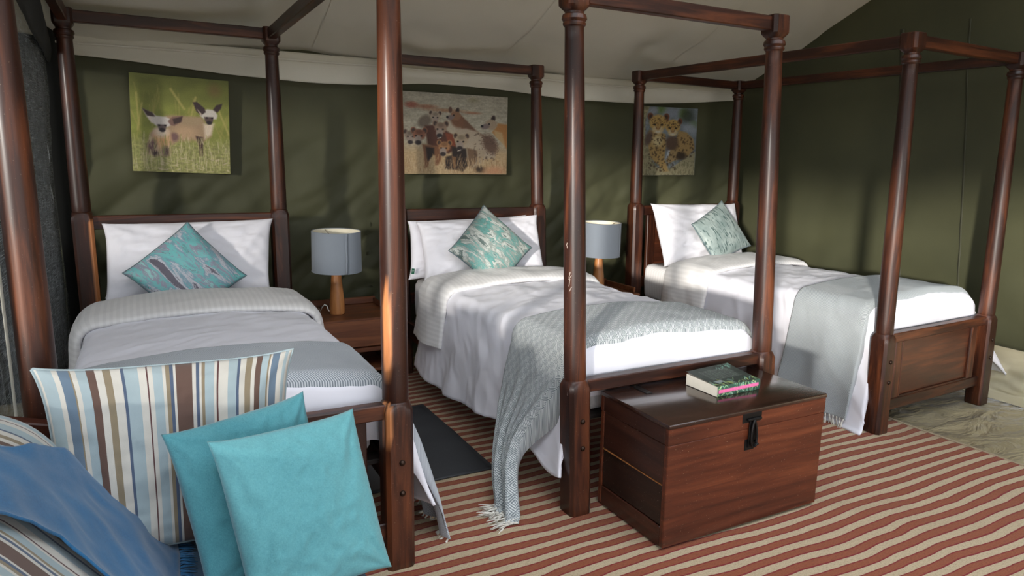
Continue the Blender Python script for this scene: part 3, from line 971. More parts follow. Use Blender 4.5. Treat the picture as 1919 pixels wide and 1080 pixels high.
mk_duvet(0, lambda v: 0.30, lambda v: 0.44 + 0.03 * math.sin(v * 5) - 0.05 * math.exp(-(v / 0.2) ** 2), (1.20, 1.70), 'white duvet on the bed behind the sofa cushions', 0.05, lambda v: 0.14 + 0.10 * math.exp(-(v / 0.4) ** 2), 3, lambda v: 0.16, lambda v: 0.30, flare=0.05, fexp=0.6)
mk_duvet(1, lambda v: 0.415 + 0.04 * math.sin(v * 3 + 4) + 0.07 * math.exp(-((v - 0.15) / 0.14) ** 2), lambda v: 0.32, (1.33, 1.74), 'white duvet on the middle bed, behind the trunk', 0.22, 0.12, 8, lambda v: 0.24, lambda v: 0.2, flare=0.055)
mk_duvet(2, lambda v: 0.60 - 0.05 * v, lambda v: 0.60 - 0.12 * math.exp(-((v - 0.06) / 0.09) ** 2), (1.24, 1.66), 'white duvet on the bed by the right wall, reaching the floor', 0.20, lambda v: 0.25 + 0.62 * math.exp(-((v - 0.1) / 0.4) ** 2), 14, lambda v: 0.26, lambda v: 0.2, flare=0.06)

# throws with tassels
TS = []
for s_ in range(4):
    rnd = random.Random(s_ + 50)
    V, F = [], []
    def add(path, r):
        v, f = tube_geo(path, r, 5)
        b_ = len(V)
        V.extend(v); F.extend([tuple(b_ + q for q in ff) for ff in f])
    add([(0, 0, 0.006), (0, 0, -0.004), (0.001, 0, -0.012)], [0.0030, 0.0042, 0.0030])
    for k in range(4):
        dx, dy = rnd.uniform(-.012, .012), rnd.uniform(-.008, .008)
        add([(0, 0, -0.010), (dx * .5, dy * .5, -0.026), (dx, dy, -0.044 - rnd.uniform(0, .012)), (dx * 1.2, dy * 1.2, -0.056 - rnd.uniform(0, .012))], [0.0026, 0.0022, 0.0018, 0.0010])
    me = bpy.data.meshes.new('tassel')
    me.from_pydata([tuple(v) for v in V], [], F)
    me.materials.append(M_TASSEL)
    me.shade_smooth()
    TS.append(me)

def fringe(throw, edge, n, tilt=(0, 0), floor=True, sc=1.0):
    """n tassels hung along the polyline edge (throw-local)"""
    edge = np.asarray(edge)
    seg = np.linalg.norm(np.diff(edge, axis=0), axis=1)
    cum = np.concatenate([[0], np.cumsum(seg)])
    for k in range(n):
        s_ = cum[-1] * (k + 0.5) / n
        p = [np.interp(s_, cum, edge[:, q]) for q in range(3)]
        o = bpy.data.objects.new('tassel', TS[k % 4])
        COL.objects.link(o)
        o.parent = throw
        o.location = p
        flat = 1.25 if (floor and p[2] < 0.045) else 0.0
        o.rotation_euler = (tilt[0] + random.uniform(-.25, .25), tilt[1] + random.uniform(-.2, .2) + (flat if flat else 0), random.uniform(-.5, .5))
        o.scale = (sc, sc, sc * random.uniform(.85, 1.15))

TW = {}
o, P = drape('bed_throw', 0, 0.075, 0.50, 0.000, BED[0]['W'], 0.684, 0.085, lambda v: 0.2, lambda v: 0.58, M_THROW_A, 0.014, 60, 0.05, 0.29, 0.028, 3, 0.022, 0.16, fexp=0.6,
             foot=0.06, wr=0.5, thick=0.006, nd=46, tail=-0.03)
props(o, 'grey herringbone throw across the foot of the bed behind the sofa', 'throw', 'grey bed throws')
fringe(o, P[:, -1], 24, (0, -0.4))
fringe(o, P[:, 0], 16)
o, P = drape('bed_throw', 1, 0.085, 0.55, -0.004, BED[1]['W'] + 0.004, 0.686, 0.085, lambda v: 0.60, lambda v: 0.30, M_THROW_B, 0.012, 70, 0.46, 0.12, 0.028, 8, 0.014, 0.12,
             foot=0.06, wr=0.55, thick=0.006, gather=0.64, gc=0.42, nd=54, slide=0.30)
props(o, 'grey diamond-weave throw gathered down the side of the middle bed', 'throw', 'grey bed throws')
fringe(o, P[:, 0], 26, (0, 0.3))
fringe(o, P[:, -1], 16)
o, P = drape('bed_throw', 2, 0.10, 0.56, -0.006, BED[2]['W'] + 0.004, 0.686, 0.085, lambda v: 0.545, lambda v: 0.28, M_THROW_C, 0.014, 60, 0.20, 0.60, 0.028, 14, 0.012, 0.26,
             foot=0.06, wr=0.6, thick=0.006, nd=46)
props(o, 'soft grey twill throw hanging broad over the side of the right bed', 'throw', 'grey bed throws')
fringe(o, P[:, 0], 22, (0, 0.15))
fringe(o, P[:, -1], 14)

# ------------------------------------------------------------------ pillows and cushions
def cushion(name, c4, thick, mat, n=44, pinch=0.05, wr=1.0, seed=0, piping=None, prof=0.42, uvr=None, parent=None, sag=0.0, radk=1.0):
    TL, TR, BL, BR = [np.array(c, float) for c in c4]
    right = ((TR - TL) + (BR - BL)); right /= np.linalg.norm(right)
    up = ((TL - BL) + (TR - BR)); up -= right * up.dot(right); up /= np.linalg.norm(up)
    nrm = np.cross(right, up)                       # faces the viewer side (-y for x-right z-up)
    w = (np.linalg.norm(TR - TL) + np.linalg.norm(BR - BL)) / 2
    h = (np.linalg.norm(TL - BL) + np.linalg.norm(TR - BR)) / 2
    cc = np.sin(lin(-1, 1, n) * PI / 2)
    cc = 0.55 * cc + 0.45 * lin(-1, 1, n)
    Ug, Vg = np.meshgrid(cc, cc)
    def base(u, v):
        pu = u * (1 - pinch * (1 - np.abs(v) ** 4)); pv = v * (1 - pinch * (1 - np.abs(u) ** 4))
        a, b = (pu + 1) / 2, (pv + 1) / 2
        P = (BL[None, None] * ((1 - a) * (1 - b))[..., None] + BR[None, None] * (a * (1 - b))[..., None]
             + TL[None, None] * ((1 - a) * b)[..., None] + TR[None, None] * (a * b)[..., None])
        return P
    P0 = base(Ug, Vg)
    prf = np.clip((1 - Ug ** 2) * (1 - Vg ** 2), 0, 1) ** prof
    # creases run in from the corners and the edges
    rad = np.zeros_like(Ug)
    for sx in (-1, 1):
        for sy in (-1, 1):
            dx, dy = Ug - sx, Vg - sy
            an = np.arctan2(dy * sy, dx * sx); rr = np.hypot(dx, dy)
            rad += np.sin(an * 10 + seed + sx + 2 * sy + 2 * pn(rr * 2, an * 2, seed)) * np.exp(-rr / 0.45) * np.clip(rr * 3, 0, 1)
    nz = fbm(Ug * 1.6 + seed, Vg * 1.6, seed, 3)
    rg = ridged(Ug * 2.2 + Vg * 1.2 + seed, Vg * 3.4 - Ug * 1.0, seed + 7) - 0.9
    edge = np.clip((1 - Ug ** 2), 0, 1) ** .5 * np.clip((1 - Vg ** 2), 0, 1) ** .5
    bumpf = wr * edge * (0.007 * nz + 0.005 * rg + 0.008 * radk * rad + 0.004 * (ridged(Ug * 5 - Vg * 3 + seed, Vg * 4 + Ug * 2.5, seed + 21) - .9))
    sagv = sag * np.clip(-Vg, 0, 1) * prf
    front = P0 + nrm * ((thick / 2) * prf + bumpf + sagv)[..., None]
    backp = P0 - nrm * ((thick / 2) * prf + 0.5 * bumpf)[..., None]
    N = n * n
    V = np.concatenate([front.reshape(-1, 3), backp.reshape(-1, 3)])
    F = grid_faces(n, n) + [tuple(N + q for q in f[::-1]) for f in grid_faces(n, n)]
    uvs = np.stack([(Ug + 1) / 2, (Vg + 1) / 2], -1).reshape(-1, 2)
    if uvr is not None: uvs = uvs * np.array([w, h])[None] * uvr
    uvs = np.concatenate([uvs, uvs])
    bd = [j for j in range(n)] + [i_ * n + n - 1 for i_ in range(1, n)] + [(n - 1) * n + j for j in range(n - 2, -1, -1)] + [i_ * n for i_ in range(n - 2, 0, -1)]
    mp = list(range(2 * N))
    for b_ in bd: mp[N + b_] = b_
    F = [tuple(mp[q] for q in f) for f in F]
    used = sorted({q for f in F for q in f})
    rem = {q: k for k, q in enumerate(used)}
    ctr = V[used].mean(0)
    base_ = V[used][:, 2].min()
    org = np.array([ctr[0], ctr[1], base_])
    o = mesh(name, V[used] - org, [tuple(rem[q] for q in f) for f in F], mat, parent, 180, uvs[used])
    o.location = org
    if piping is not None:
        path = [tuple(V[b_] - org) for b_ in bd[::2]]
        pp = tube('piping', path, piping[0], piping[1], o, 6, True)
    return o

pb = cushion('bed_pillow', [(-0.16, 4.215, 1.02), (0.65, 4.215, 1.02), (-0.18, 4.13, 0.66), (0.63, 4.13, 0.66)], 0.10, M_PILLOW, seed=2)
props(pb, 'flat white pillow against the headboard, hidden behind the front pillow of the left bed', 'pillow', 'white bed pillows')
p = cushion('bed_pillow', [(-0.168, 4.165, 1.045), (0.676, 4.165, 1.052), (-0.185, 3.99, 0.64), (0.625, 3.99, 0.635)], 0.17, M_PILLOW, seed=5, wr=2.2)
props(p, 'plump white pillow behind the teal satin cushion on the left bed', 'pillow', 'white bed pillows')
c = cushion('patterned_cushion', [(0.225, 4.02, 1.055), (0.488, 3.92, 0.772), (-0.086, 3.92, 0.820), (0.172, 3.80, 0.560)], 0.15, M_BR1, seed=9, wr=0.5, piping=(0.004, M_PIPE))
props(c, 'teal and lilac brushstroke satin cushion set on its corner on the left bed', 'cushion', 'patterned bed cushions')

p = cushion('bed_pillow', [(1.500, 4.235, 1.01), (2.36, 4.235, 1.03), (1.455, 4.10, 0.655), (2.33, 4.10, 0.66)], 0.13, M_PILLOW, seed=12, wr=1.8)
props(p, 'white pillow with a small green tag, rear one on the middle bed', 'pillow', 'white bed pillows')
tg = box('care_tag', (0, 0, 0), (0.018, 0.003, 0.034), M_LABEL, p, bev=0.0008)
tg.matrix_parent_inverse = Matrix(); tg.location = Vector((1.475, 4.065, 0.715)) - Vector(p.location); tg.rotation_euler = (0, 0.1, -0.5)
V, F = tube_geo([(-0.005, -0.0022, 0.008), (0.0, -0.0022, -0.008), (0.005, -0.0022, 0.008)], 0.0009, 5)
lt = mesh('tag_mark', V, F, M_LETTER, tg, 180)
p = cushion('bed_pillow', [(1.535, 4.175, 1.005), (2.415, 4.18, 1.035), (1.515, 3.99, 0.650), (2.385, 3.99, 0.665)], 0.17, M_PILLOW, seed=15, wr=2.2)
props(p, 'plump white pillow behind the green cushion on the middle bed', 'pillow', 'white bed pillows')
c = cushion('patterned_cushion', [(1.945, 4.05, 1.115), (2.235, 3.93, 0.845), (1.655, 3.93, 0.852), (1.935, 3.82, 0.600)], 0.15, M_BR2, seed=19, wr=0.5, piping=(0.004, M_PIPE))
props(c, 'green and grey brushstroke satin cushion set on its corner on the middle bed', 'cushion', 'patterned bed cushions')

p = cushion('bed_pillow', [(3.375, 4.165, 1.098), (4.265, 4.20, 1.085), (3.375, 3.97, 0.650), (4.20, 4.00, 0.650)], 0.17, M_PILLOW, seed=25, wr=2.2)
props(p, 'plump white pillow behind the pale dashed cushion on the right bed', 'pillow', 'white bed pillows')
c = cushion('patterned_cushion', [(3.97, 4.05, 1.118), (4.135, 3.88, 0.785), (3.61, 3.97, 0.955), (3.700, 3.80, 0.690)], 0.13, M_BR3, seed=29, wr=0.5, piping=(0.004, M_PIPE))
props(c, 'pale green satin cushion with dark dashes leaning on the right bed pillow', 'cushion', 'patterned bed cushions')

# ------------------------------------------------------------------ nightstands and lamps
def nightstand(dx, label):
    t = empty('nightstand', (1.115 + dx, 4.23, 0))
    props(t, label, 'nightstand', 'wooden nightstands')
    w, d, zt = 0.46, 0.44, 0.457
    box('top_board', (0, 0, zt - 0.009), (w, d, 0.018), M_NS, t)
    box('back_rim', (0, d / 2 - 0.008, zt + 0.022), (w, 0.016, 0.044), M_NS, t)
    for s_ in (-1, 1):
        box('side_rim', (s_ * (w / 2 - 0.008), 0.02, zt + 0.018), (0.016, d - 0.07, 0.036), M_NS, t)
        box('side_panel', (s_ * (w / 2 - 0.010), 0, 0.235), (0.02, d - 0.03, 0.42), M_NS, t)
    dr = box('drawer', (0, -d / 2 + 0.006, 0.365), (w - 0.01, 0.022, 0.160), M_NS, t)
    box('lower_shelf', (0, 0, 0.13), (w - 0.04, d - 0.03, 0.02), M_NS, t)
    box('rail', (0, -d / 2 + 0.02, 0.262), (w - 0.03, 0.02, 0.03), M_NS, t)
    box('back_panel', (0, d / 2 - 0.02, 0.24), (w - 0.04, 0.012, 0.42), M_NS, t)
    for sx in (-1, 1):
        for sy in (-1, 1):
            box('leg', (sx * (w / 2 - 0.025), sy * (d / 2 - 0.025), 0.0225), (0.045, 0.045, 0.045), M_NS, t)
    return t
nightstand(0.0, 'brown wooden nightstand with tray top between the left and middle beds')
nightstand(1.855, 'brown wooden nightstand mostly hidden between the middle and right beds')

def lamp(x, y, z, label, seam_ang, tilt, cable):
    t = empty('table_lamp', (x, y, z))
    props(t, label, 'lamp', 'bedside lamps')
    pr = [(0, .040), (.004, .0455), (.02, .0465), (.06, .0455), (.12, .0405), (.18, .0345), (.24, .0290), (.27, .0270), (.29, .026)]
    lathe('base', pr, M_LW, t, 28)
    lathe('stem', [(.288, .010), (.40, .010)], M_BRASS, t, 12)
    n = 56
    R, z0, z1 = 0.147, 0.268, 0.508
    V = []
    for zz, r in ((z0, R), (z0, R - .003), (z1, R - .003), (z1, R)):
        pass
    sh = empty('shade'); sh.parent = t
    sh.rotation_euler = (tilt, tilt * .4, 0)
    V = []
    zs = lin(z0, z1, 8)
    for zz in zs:
        for k in range(n):
            a = 2 * PI * k / n
            r = R * (1 + 0.006 * math.sin(3 * a + zz * 9)) - 0.003 * (zz - z0) / (z1 - z0)
            V.append((r * math.cos(a), r * math.sin(a), zz))
    mesh('fabric', V, grid_faces(8, n, closed=True), M_SHADE, sh, 180)
    V2 = [(v[0] * .985, v[1] * .985, v[2]) for v in V]
    mesh('lining', V2, grid_faces(8, n, closed=True, flip=True), M_LINING, sh, 180)
    for zz in (z0, z1):
        tube('rim', [(0.993 * (R - (.003 if zz == z1 else 0)) * math.cos(2 * PI * k / n), 0.993 * (R - (.003 if zz == z1 else 0)) * math.sin(2 * PI * k / n), zz) for k in range(n)], 0.0022, M_SHADE, sh, 6, True)
    # overlapping seam flap
    pts = []
    for zz in lin(z0, z1, 14):
        row = []
        for q in range(3):
            a = seam_ang + q * 0.05 + 0.010 * math.sin(zz * 40)
            row.append(((R + 0.0035 - 0.003 * (zz - z0) / .24) * math.cos(a), (R + 0.0035 - 0.003 * (zz - z0) / .24) * math.sin(a), zz))
        pts.append(row)
    grid('seam', np.array(pts), M_SHADE, sh, thick=0.0025, off=0)
    for k in range(3):
        a = seam_ang - 0.9 + k * 2 * PI / 3
        tube('spider_wire', [(0, 0, z1 - .03), (R * .6 * math.cos(a), R * .6 * math.sin(a), z1 - .028), (R * .985 * math.cos(a), R * .985 * math.sin(a), z1 - .004)], 0.0018, M_BRASS, sh, 6)
    if cable:
        tube('cord', [(-0.04, 0.01, 0.012), (-0.055, .0, .03), (-.062, 0.0, .055), (-.074, .01, .062), (-.085, .02, .045), (-.088, .06, .012), (-.07, .19, .004)], 0.003, M_CABLE, t, 6)
    return t
lamp(1.035, 4.20, 0.457, 'table lamp with grey shade showing a vertical seam, beside the left bed', math.radians(-84), 0.02, True)
lamp(2.955, 4.20, 0.457, 'table lamp with grey shade half hidden by the middle bed post', math.radians(-60), 0.015, False)

# ------------------------------------------------------------------ trunk
tr = empty('storage_trunk', (2.012, 2.014, 0.015))
props(tr, 'dark mahogany storage trunk with black iron hasp at the foot of the middle bed', 'trunk')
hw, hd, H, lidh = 0.407, 0.206, 0.486, 0.080
zb = H - lidh - 0.003
box('front_panel', (0, -hd + 0.011, zb / 2 + 0.006), (2 * hw, 0.022, zb - 0.006), M_TX, tr, bev=0.003)
box('back_panel', (0, hd - 0.011, zb / 2 + 0.006), (2 * hw, 0.022, zb - 0.006), M_TX, tr, bev=0.003)
for s_ in (-1, 1):
    x = s_ * (hw - 0.011)
    sp = empty('side_panel'); sp.parent = tr
    box('plank', (x, 0, 0.327), (0.020, 2 * hd - 0.046, 0.153), M_TY, sp, bev=0.003)
    box('plank', (x + s_ * -0.002, 0, 0.168), (0.018, 2 * hd - 0.046, 0.157), M_TD, sp, bev=0.003)
    box('plank', (x, 0, 0.046), (0.020, 2 * hd - 0.046, 0.080), M_TY, sp, bev=0.003)
    box('bead', (x + s_ * 0.002, 0, 0.2475), (0.018, 2 * hd - 0.046, 0.004), M_LW, sp, bev=0.001)
box('floor_board', (0, 0, 0.014), (2 * hw - 0.05, 2 * hd - 0.05, 0.016), M_TD, tr, bev=0.002)
ld = empty('lid'); ld.parent = tr
box('lid_board', (0, 0, H - 0.009), (2 * hw + 0.008, 2 * hd + 0.008, 0.018), M_TT, ld, bev=0.004, seg=2)
box('lid_front', (0, -hd + 0.009, H - 0.018 - 0.031), (2 * hw + 0.004, 0.020, 0.062), M_TX, ld, bev=0.002)
box('lid_back', (0, hd - 0.009, H - 0.018 - 0.031), (2 * hw + 0.004, 0.020, 0.062), M_TX, ld, bev=0.002)
for s_ in (-1, 1):
    box('lid_side', (s_ * (hw - 0.008), 0, H - 0.018 - 0.031), (0.020, 2 * hd - 0.040, 0.062), M_TY, ld, bev=0.002)
for x in (-0.255, 0.29):
    hg = box('hinge', (x, hd - 0.055, H + 0.0012), (0.030, 0.115, 0.0035), M_IRON, tr, bev=0.0012)
    for q in (-0.04, 0.0, 0.04):
        sc_ = lathe('screw', [(0, .005), (.0015, .0045), (.0022, .002)], M_BOLT, hg, 10)
        sc_.location = (x, hd - 0.055 + q, H + 0.0028)
hp = empty('hasp'); hp.parent = tr
fx, fy = -0.005, -hd - 0.002
box('hasp_plate', (fx, fy, H - 0.034), (0.098, 0.005, 0.038), M_IRON, hp, bev=0.0015)
V, F = tube_geo([(fx - 0.030, fy - 0.007, H - 0.040), (fx + 0.040, fy - 0.007, H - 0.040)], 0.0055, 10)
mesh('hinge_barrel', V, F, M_IRON, hp, 60)
box('strap', (fx + 0.002, fy - 0.004, H - 0.098), (0.036, 0.005, 0.110), M_IRON, hp, bev=0.0015)
box('lower_plate', (fx - 0.003, fy + 0.001, H - 0.143), (0.050, 0.004, 0.045), M_IRON, hp, bev=0.0015)
tp = []
for k in range(25):
    a = 2 * PI * k / 25
    wdt = 0.006 + 0.013 * (0.5 - 0.5 * math.sin(a)) ** 0.8
    tp.append((fx + 0.002 + wdt * math.cos(a), fy - 0.012 - 0.004 * (0.5 - 0.5 * math.sin(a)), H - 0.095 + 0.052 * math.sin(a)))
tube('loop', tp, 0.0048, M_IRON, hp, 8, True)
V, F = tube_geo([(fx + 0.0, fy - 0.004, H - 0.142), (fx + 0.0, fy - 0.024, H - 0.142), (fx + 0.012, fy - 0.026, H - 0.134), (fx + 0.016, fy - 0.004, H - 0.130)], 0.0045, 8)
mesh('staple', V, F, M_IRON, hp, 180)

# ------------------------------------------------------------------ printed surfaces
class Paint:
    def __init__(s, w, h, x0, y0, x1, y1, bg):
        s.h, s.w = h, w
        xs = x0 + (x1 - x0) * (np.arange(w) + 0.5) / w
        ys = y0 + (y1 - y0) * (np.arange(h) + 0.5) / h
        s.X, s.Y = np.meshgrid(xs, ys)
        s.C = np.zeros((h, w, 3)) + np.array(bg, float)
        s.px = (x1 - x0) / w
    def blend(s, m, c):
        c = np.asarray(c, float)
        s.C = s.C * (1 - m[..., None]) + c * m[..., None]
    def ell(s, cx, cy, rx, ry, c, ang=0, soft=0.25, fur=0.0, seed=0, k=1.0):
        a = math.radians(ang)
        dx, dy = s.X - cx, s.Y - cy
        u = (dx * math.cos(a) + dy * math.sin(a)) / rx; v = (-dx * math.sin(a) + dy * math.cos(a)) / ry
        d = np.sqrt(u * u + v * v)
        if fur: d = d + fur * pn(s.X / 14, s.Y / 14, seed)
        s.blend(np.clip((1 + soft / 2 - d) / soft, 0, 1) * k, c)
    def poly(s, pts, c, soft=5.0, k=1.0):
        pts = np.array(pts, float)
        inside = np.zeros(s.X.shape, bool); dist = np.full(s.X.shape, 1e9)
        n = len(pts)
        for i in range(n):
            (x1, y1), (x2, y2) = pts[i], pts[(i + 1) % n]
            cond = ((y1 > s.Y) != (y2 > s.Y))
            xi = (x2 - x1) * (s.Y - y1) / ((y2 - y1) if abs(y2 - y1) > 1e-9 else 1e-9) + x1
            inside ^= cond & (s.X < xi)
            L2 = (x2 - x1) ** 2 + (y2 - y1) ** 2 + 1e-9
            t = np.clip(((s.X - x1) * (x2 - x1) + (s.Y - y1) * (y2 - y1)) / L2, 0, 1)
            dist = np.minimum(dist, np.hypot(s.X - x1 - t * (x2 - x1), s.Y - y1 - t * (y2 - y1)))
        sd = np.where(inside, dist, -dist)
        s.blend(np.clip(sd / soft + 0.5, 0, 1) * k, c)
    def line(s, x1, y1, x2, y2, w, c, k=1.0, soft=None):
        L2 = (x2 - x1) ** 2 + (y2 - y1) ** 2 + 1e-9
        m = max(w * 3, 6)
        ii = np.where((s.X[0] > min(x1, x2) - m) & (s.X[0] < max(x1, x2) + m))[0]
        jj = np.where((s.Y[:, 0] > min(y1, y2) - m) & (s.Y[:, 0] < max(y1, y2) + m))[0]
        if len(ii) == 0 or len(jj) == 0: return
        sl = (slice(jj[0], jj[-1] + 1), slice(ii[0], ii[-1] + 1))
        X, Y = s.X[sl], s.Y[sl]
        t = np.clip(((X - x1) * (x2 - x1) + (Y - y1) * (y2 - y1)) / L2, 0, 1)
        d = np.hypot(X - x1 - t * (x2 - x1), Y - y1 - t * (y2 - y1))
        mk = np.clip((w / 2 - d) / (soft or max(s.px, 1.5)) + 0.5, 0, 1) * k
        s.C[sl] = s.C[sl] * (1 - mk[..., None]) + np.asarray(c, float) * mk[..., None]
    def tone(s, amp, sx, sy, seed, o=3):
        s.C = s.C * (1 + amp * fbm(s.X / sx, s.Y / sy, seed, o))[..., None]

def print_mesh(name, pt, fn, parent, gain=1.0):
    """flat print: a grid carrying the painted colours; fn(u, v) -> local point, v runs downwards"""
    h, w = pt.h, pt.w
    V, UV = [], []
    for j in range(h):
        for i in range(w):
            V.append(fn(i / (w - 1), j / (h - 1)))
    o = mesh(name, V, grid_faces(h, w, flip=True), M_PRINT, parent, 180)
    col = s2l(np.clip(pt.C / 255.0, 0, 1) * 1.0) * gain
    ca = o.data.color_attributes.new('print', 'FLOAT_COLOR', 'POINT')
    rgba = np.ones((h * w, 4), dtype=np.float32)
    rgba[:, :3] = np.clip(col.reshape(-1, 3), 0, 0.9)
    ca.data.foreach_set('color', rgba.ravel())
    return o

R_ = random.Random(11)
def foxes():
    p = Paint(190, 196, 92, 86, 1010, 1003, (118, 122, 58))
    p.C *= (0.86 + 0.22 * np.clip((p.Y - 86) / 400, 0, 1))[..., None]
    p.tone(0.10, 200, 110, 1, 2)
    p.ell(870, 190, 60, 60, (120, 96, 60), soft=1.2, k=.6)
    for _ in range(46):
        x = R_.uniform(100, 1000); y = R_.uniform(380, 700); l = R_.uniform(80, 260)
        p.line(x, y, x + R_.uniform(-90, 90), y - l, R_.uniform(6, 16), (158, 146, 82), R_.uniform(.15, .5), 10)
    for a in ((460, 210, 580, 390, 22), (690, 270, 640, 470, 20), (910, 390, 1000, 610, 18), (150, 270, 165, 560, 16), (200, 360, 150, 610, 14)):
        p.line(*a, (170, 158, 92), .7, 12)
    # ground
    m = np.clip((p.Y - 640 - 40 * pn(p.X / 80, p.Y * 0, 3)) / 120, 0, 1)
    p.blend(m, (140, 138, 84))
    p.C = p.C * (1 + 0.2 * m * fbm(p.X / 40, p.Y / 22, 5, 3))[..., None]
    # back fox
    p.poly([(400, 465), (470, 455), (640, 462), (740, 455), (780, 540), (840, 560), (830, 640), (740, 700), (650, 680), (520, 700), (450, 745), (400, 700), (420, 600)], (158, 132, 104), 26)
    p.ell(580, 620, 110, 70, (178, 148, 116), soft=.9)
    p.ell(480, 660, 40, 40, (116, 88, 84), soft=.7)
    p.ell(640, 500, 130, 40, (158, 136, 106), soft=.9, fur=.2)
    p.poly([(680, 640), (750, 650), (748, 760), (745, 835), (715, 835), (705, 740)], (72, 52, 46), 14)
    p.poly([(760, 520), (860, 510), (830, 620), (770, 660)], (206, 188, 166), 30)
    p.poly([(725, 440), (745, 395), (800, 375), (870, 380), (895, 430), (885, 465), (840, 470), (760, 470)], (196, 188, 178), 16)
    p.poly([(662, 318), (700, 312), (772, 368), (784, 404), (735, 438), (692, 402)], (60, 46, 46), 12)
    p.poly([(700, 380), (745, 425), (735, 440)], (196, 178, 160), 10)
    p.poly([(944, 312), (930, 360), (892, 404), (852, 378), (884, 332)], (60, 46, 46), 12)
    p.poly([(765, 450), (855, 448), (850, 490), (830, 520), (800, 516), (775, 490)], (84, 68, 66), 12)
    p.ell(812, 505, 26, 18, (40, 32, 34), soft=.6)
    p.ell(792, 458, 10, 8, (24, 20, 22), soft=.6); p.ell(842, 458, 10, 8, (24, 20, 22), soft=.6)
    # front fox
    p.poly([(300, 590), (260, 640), (236, 740), (225, 840), (330, 850), (440, 840), (450, 720), (445, 600), (380, 580)], (170, 142, 122), 26)
    p.ell(370, 690, 70, 90, (204, 156, 108), soft=.9)
    p.ell(365, 620, 60, 50, (214, 196, 176), soft=.9)
    p.ell(275, 760, 40, 60, (104, 78, 78), ang=20, soft=.8); p.ell(400, 800, 34, 46, (84, 64, 62), soft=.8); p.ell(300, 825, 30, 30, (66, 50, 48), soft=.8)
    p.poly([(196, 408), (300, 450), (340, 490), (280, 545), (238, 486)], (206, 194, 184), 14)
    p.poly([(196, 406), (290, 444), (316, 482), (240, 474)], (66, 52, 52), 12)
    p.poly([(280, 490), (330, 470), (410, 475), (460, 500), (455, 550), (420, 570), (320, 565), (290, 540)], (198, 190, 184), 16)
    p.poly([(425, 515), (470, 470), (566, 455), (556, 512), (484, 556), (450, 552)], (120, 92, 82), 12)
    p.poly([(470, 492), (562, 460), (546, 516), (482, 540)], (64, 48, 46), 10)
    p.poly([(325, 550), (415, 548), (405, 590), (385, 620), (360, 618), (340, 590)], (96, 82, 82), 12)
    p.ell(372, 600, 28, 18, (48, 40, 44), soft=.6)
    p.ell(345, 557, 11, 8, (24, 20, 22), soft=.6); p.ell(400, 556, 11, 8, (24, 20, 22), soft=.6)
    for _ in range(420):
        x = R_.uniform(95, 1008); y = R_.uniform(700, 1003); l = R_.uniform(25, 130) * (0.6 + (y - 650) / 500)
        c = R_.choice([(196, 182, 142), (170, 166, 108), (124, 130, 72), (206, 190, 160), (112, 116, 62)])
        p.line(x, y, x + R_.uniform(-22, 22), y - l, R_.uniform(3, 7), c, R_.uniform(.3, .8))
    for _ in range(60):
        x = R_.uniform(95, 1008); y = R_.uniform(860, 1000)
        p.line(x, y, x + R_.uniform(-70, 70), y + R_.uniform(-20, 20), R_.uniform(4, 10), (204, 180, 164), R_.uniform(.2, .6))
    p.tone(0.05, 10, 10, 9, 2)
    return p

def hyena_head(p, x, y, s, c, facing=0, ears=(70, 54, 48), look=0):
    """x,y centre of face, s half width, facing -1 left profile"""
    if facing == 0:
        for e in (-1, 1):
            p.ell(x + e * s * .85, y - s * .75, s * .42, s * .52, c, soft=.3); p.ell(x + e * s * .85, y - s * .72, s * .28, s * .38, ears, soft=.5)
        p.ell(x, y - .1 * s, s * .95, s * .85, c, soft=.3, fur=.12, seed=int(x))
        p.ell(x, y - .5 * s, s * .5, s * .35, tuple(v * .8 for v in c), soft=.9)
        p.ell(x + look, y + .75 * s, s * .55, s * .75, (158, 142, 130), soft=.35)
        p.ell(x + look, y + 1.15 * s, s * .45, s * .35, (52, 44, 44), soft=.5)
        for e in (-1, 1):
            p.ell(x + e * s * .42 + look * .5, y + .12 * s, s * .16, s * .13, (24, 20, 20), soft=.6)
    else:
        f = facing
        p.ell(x - f * s * .3, y - s * .95, s * .35, s * .6, ears, ang=-15 * f, soft=.35)
        p.ell(x - f * s * .3, y - s * .9, s * .20, s * .4, (40, 32, 30), ang=-15 * f, soft=.5)
        p.ell(x, y, s * .95, s * .85, c, soft=.3, fur=.12, seed=int(x))
        p.ell(x + f * s * .95, y + s * .30, s * .70, s * .42, (128, 112, 108), ang=12 * f, soft=.4)
        p.ell(x + f * s * 1.5, y + s * .28, s * .22, s * .2, (30, 26, 28), soft=.5)
        p.ell(x + f * s * .35, y - s * .12, s * .15, s * .13, (22, 18, 18), soft=.6)

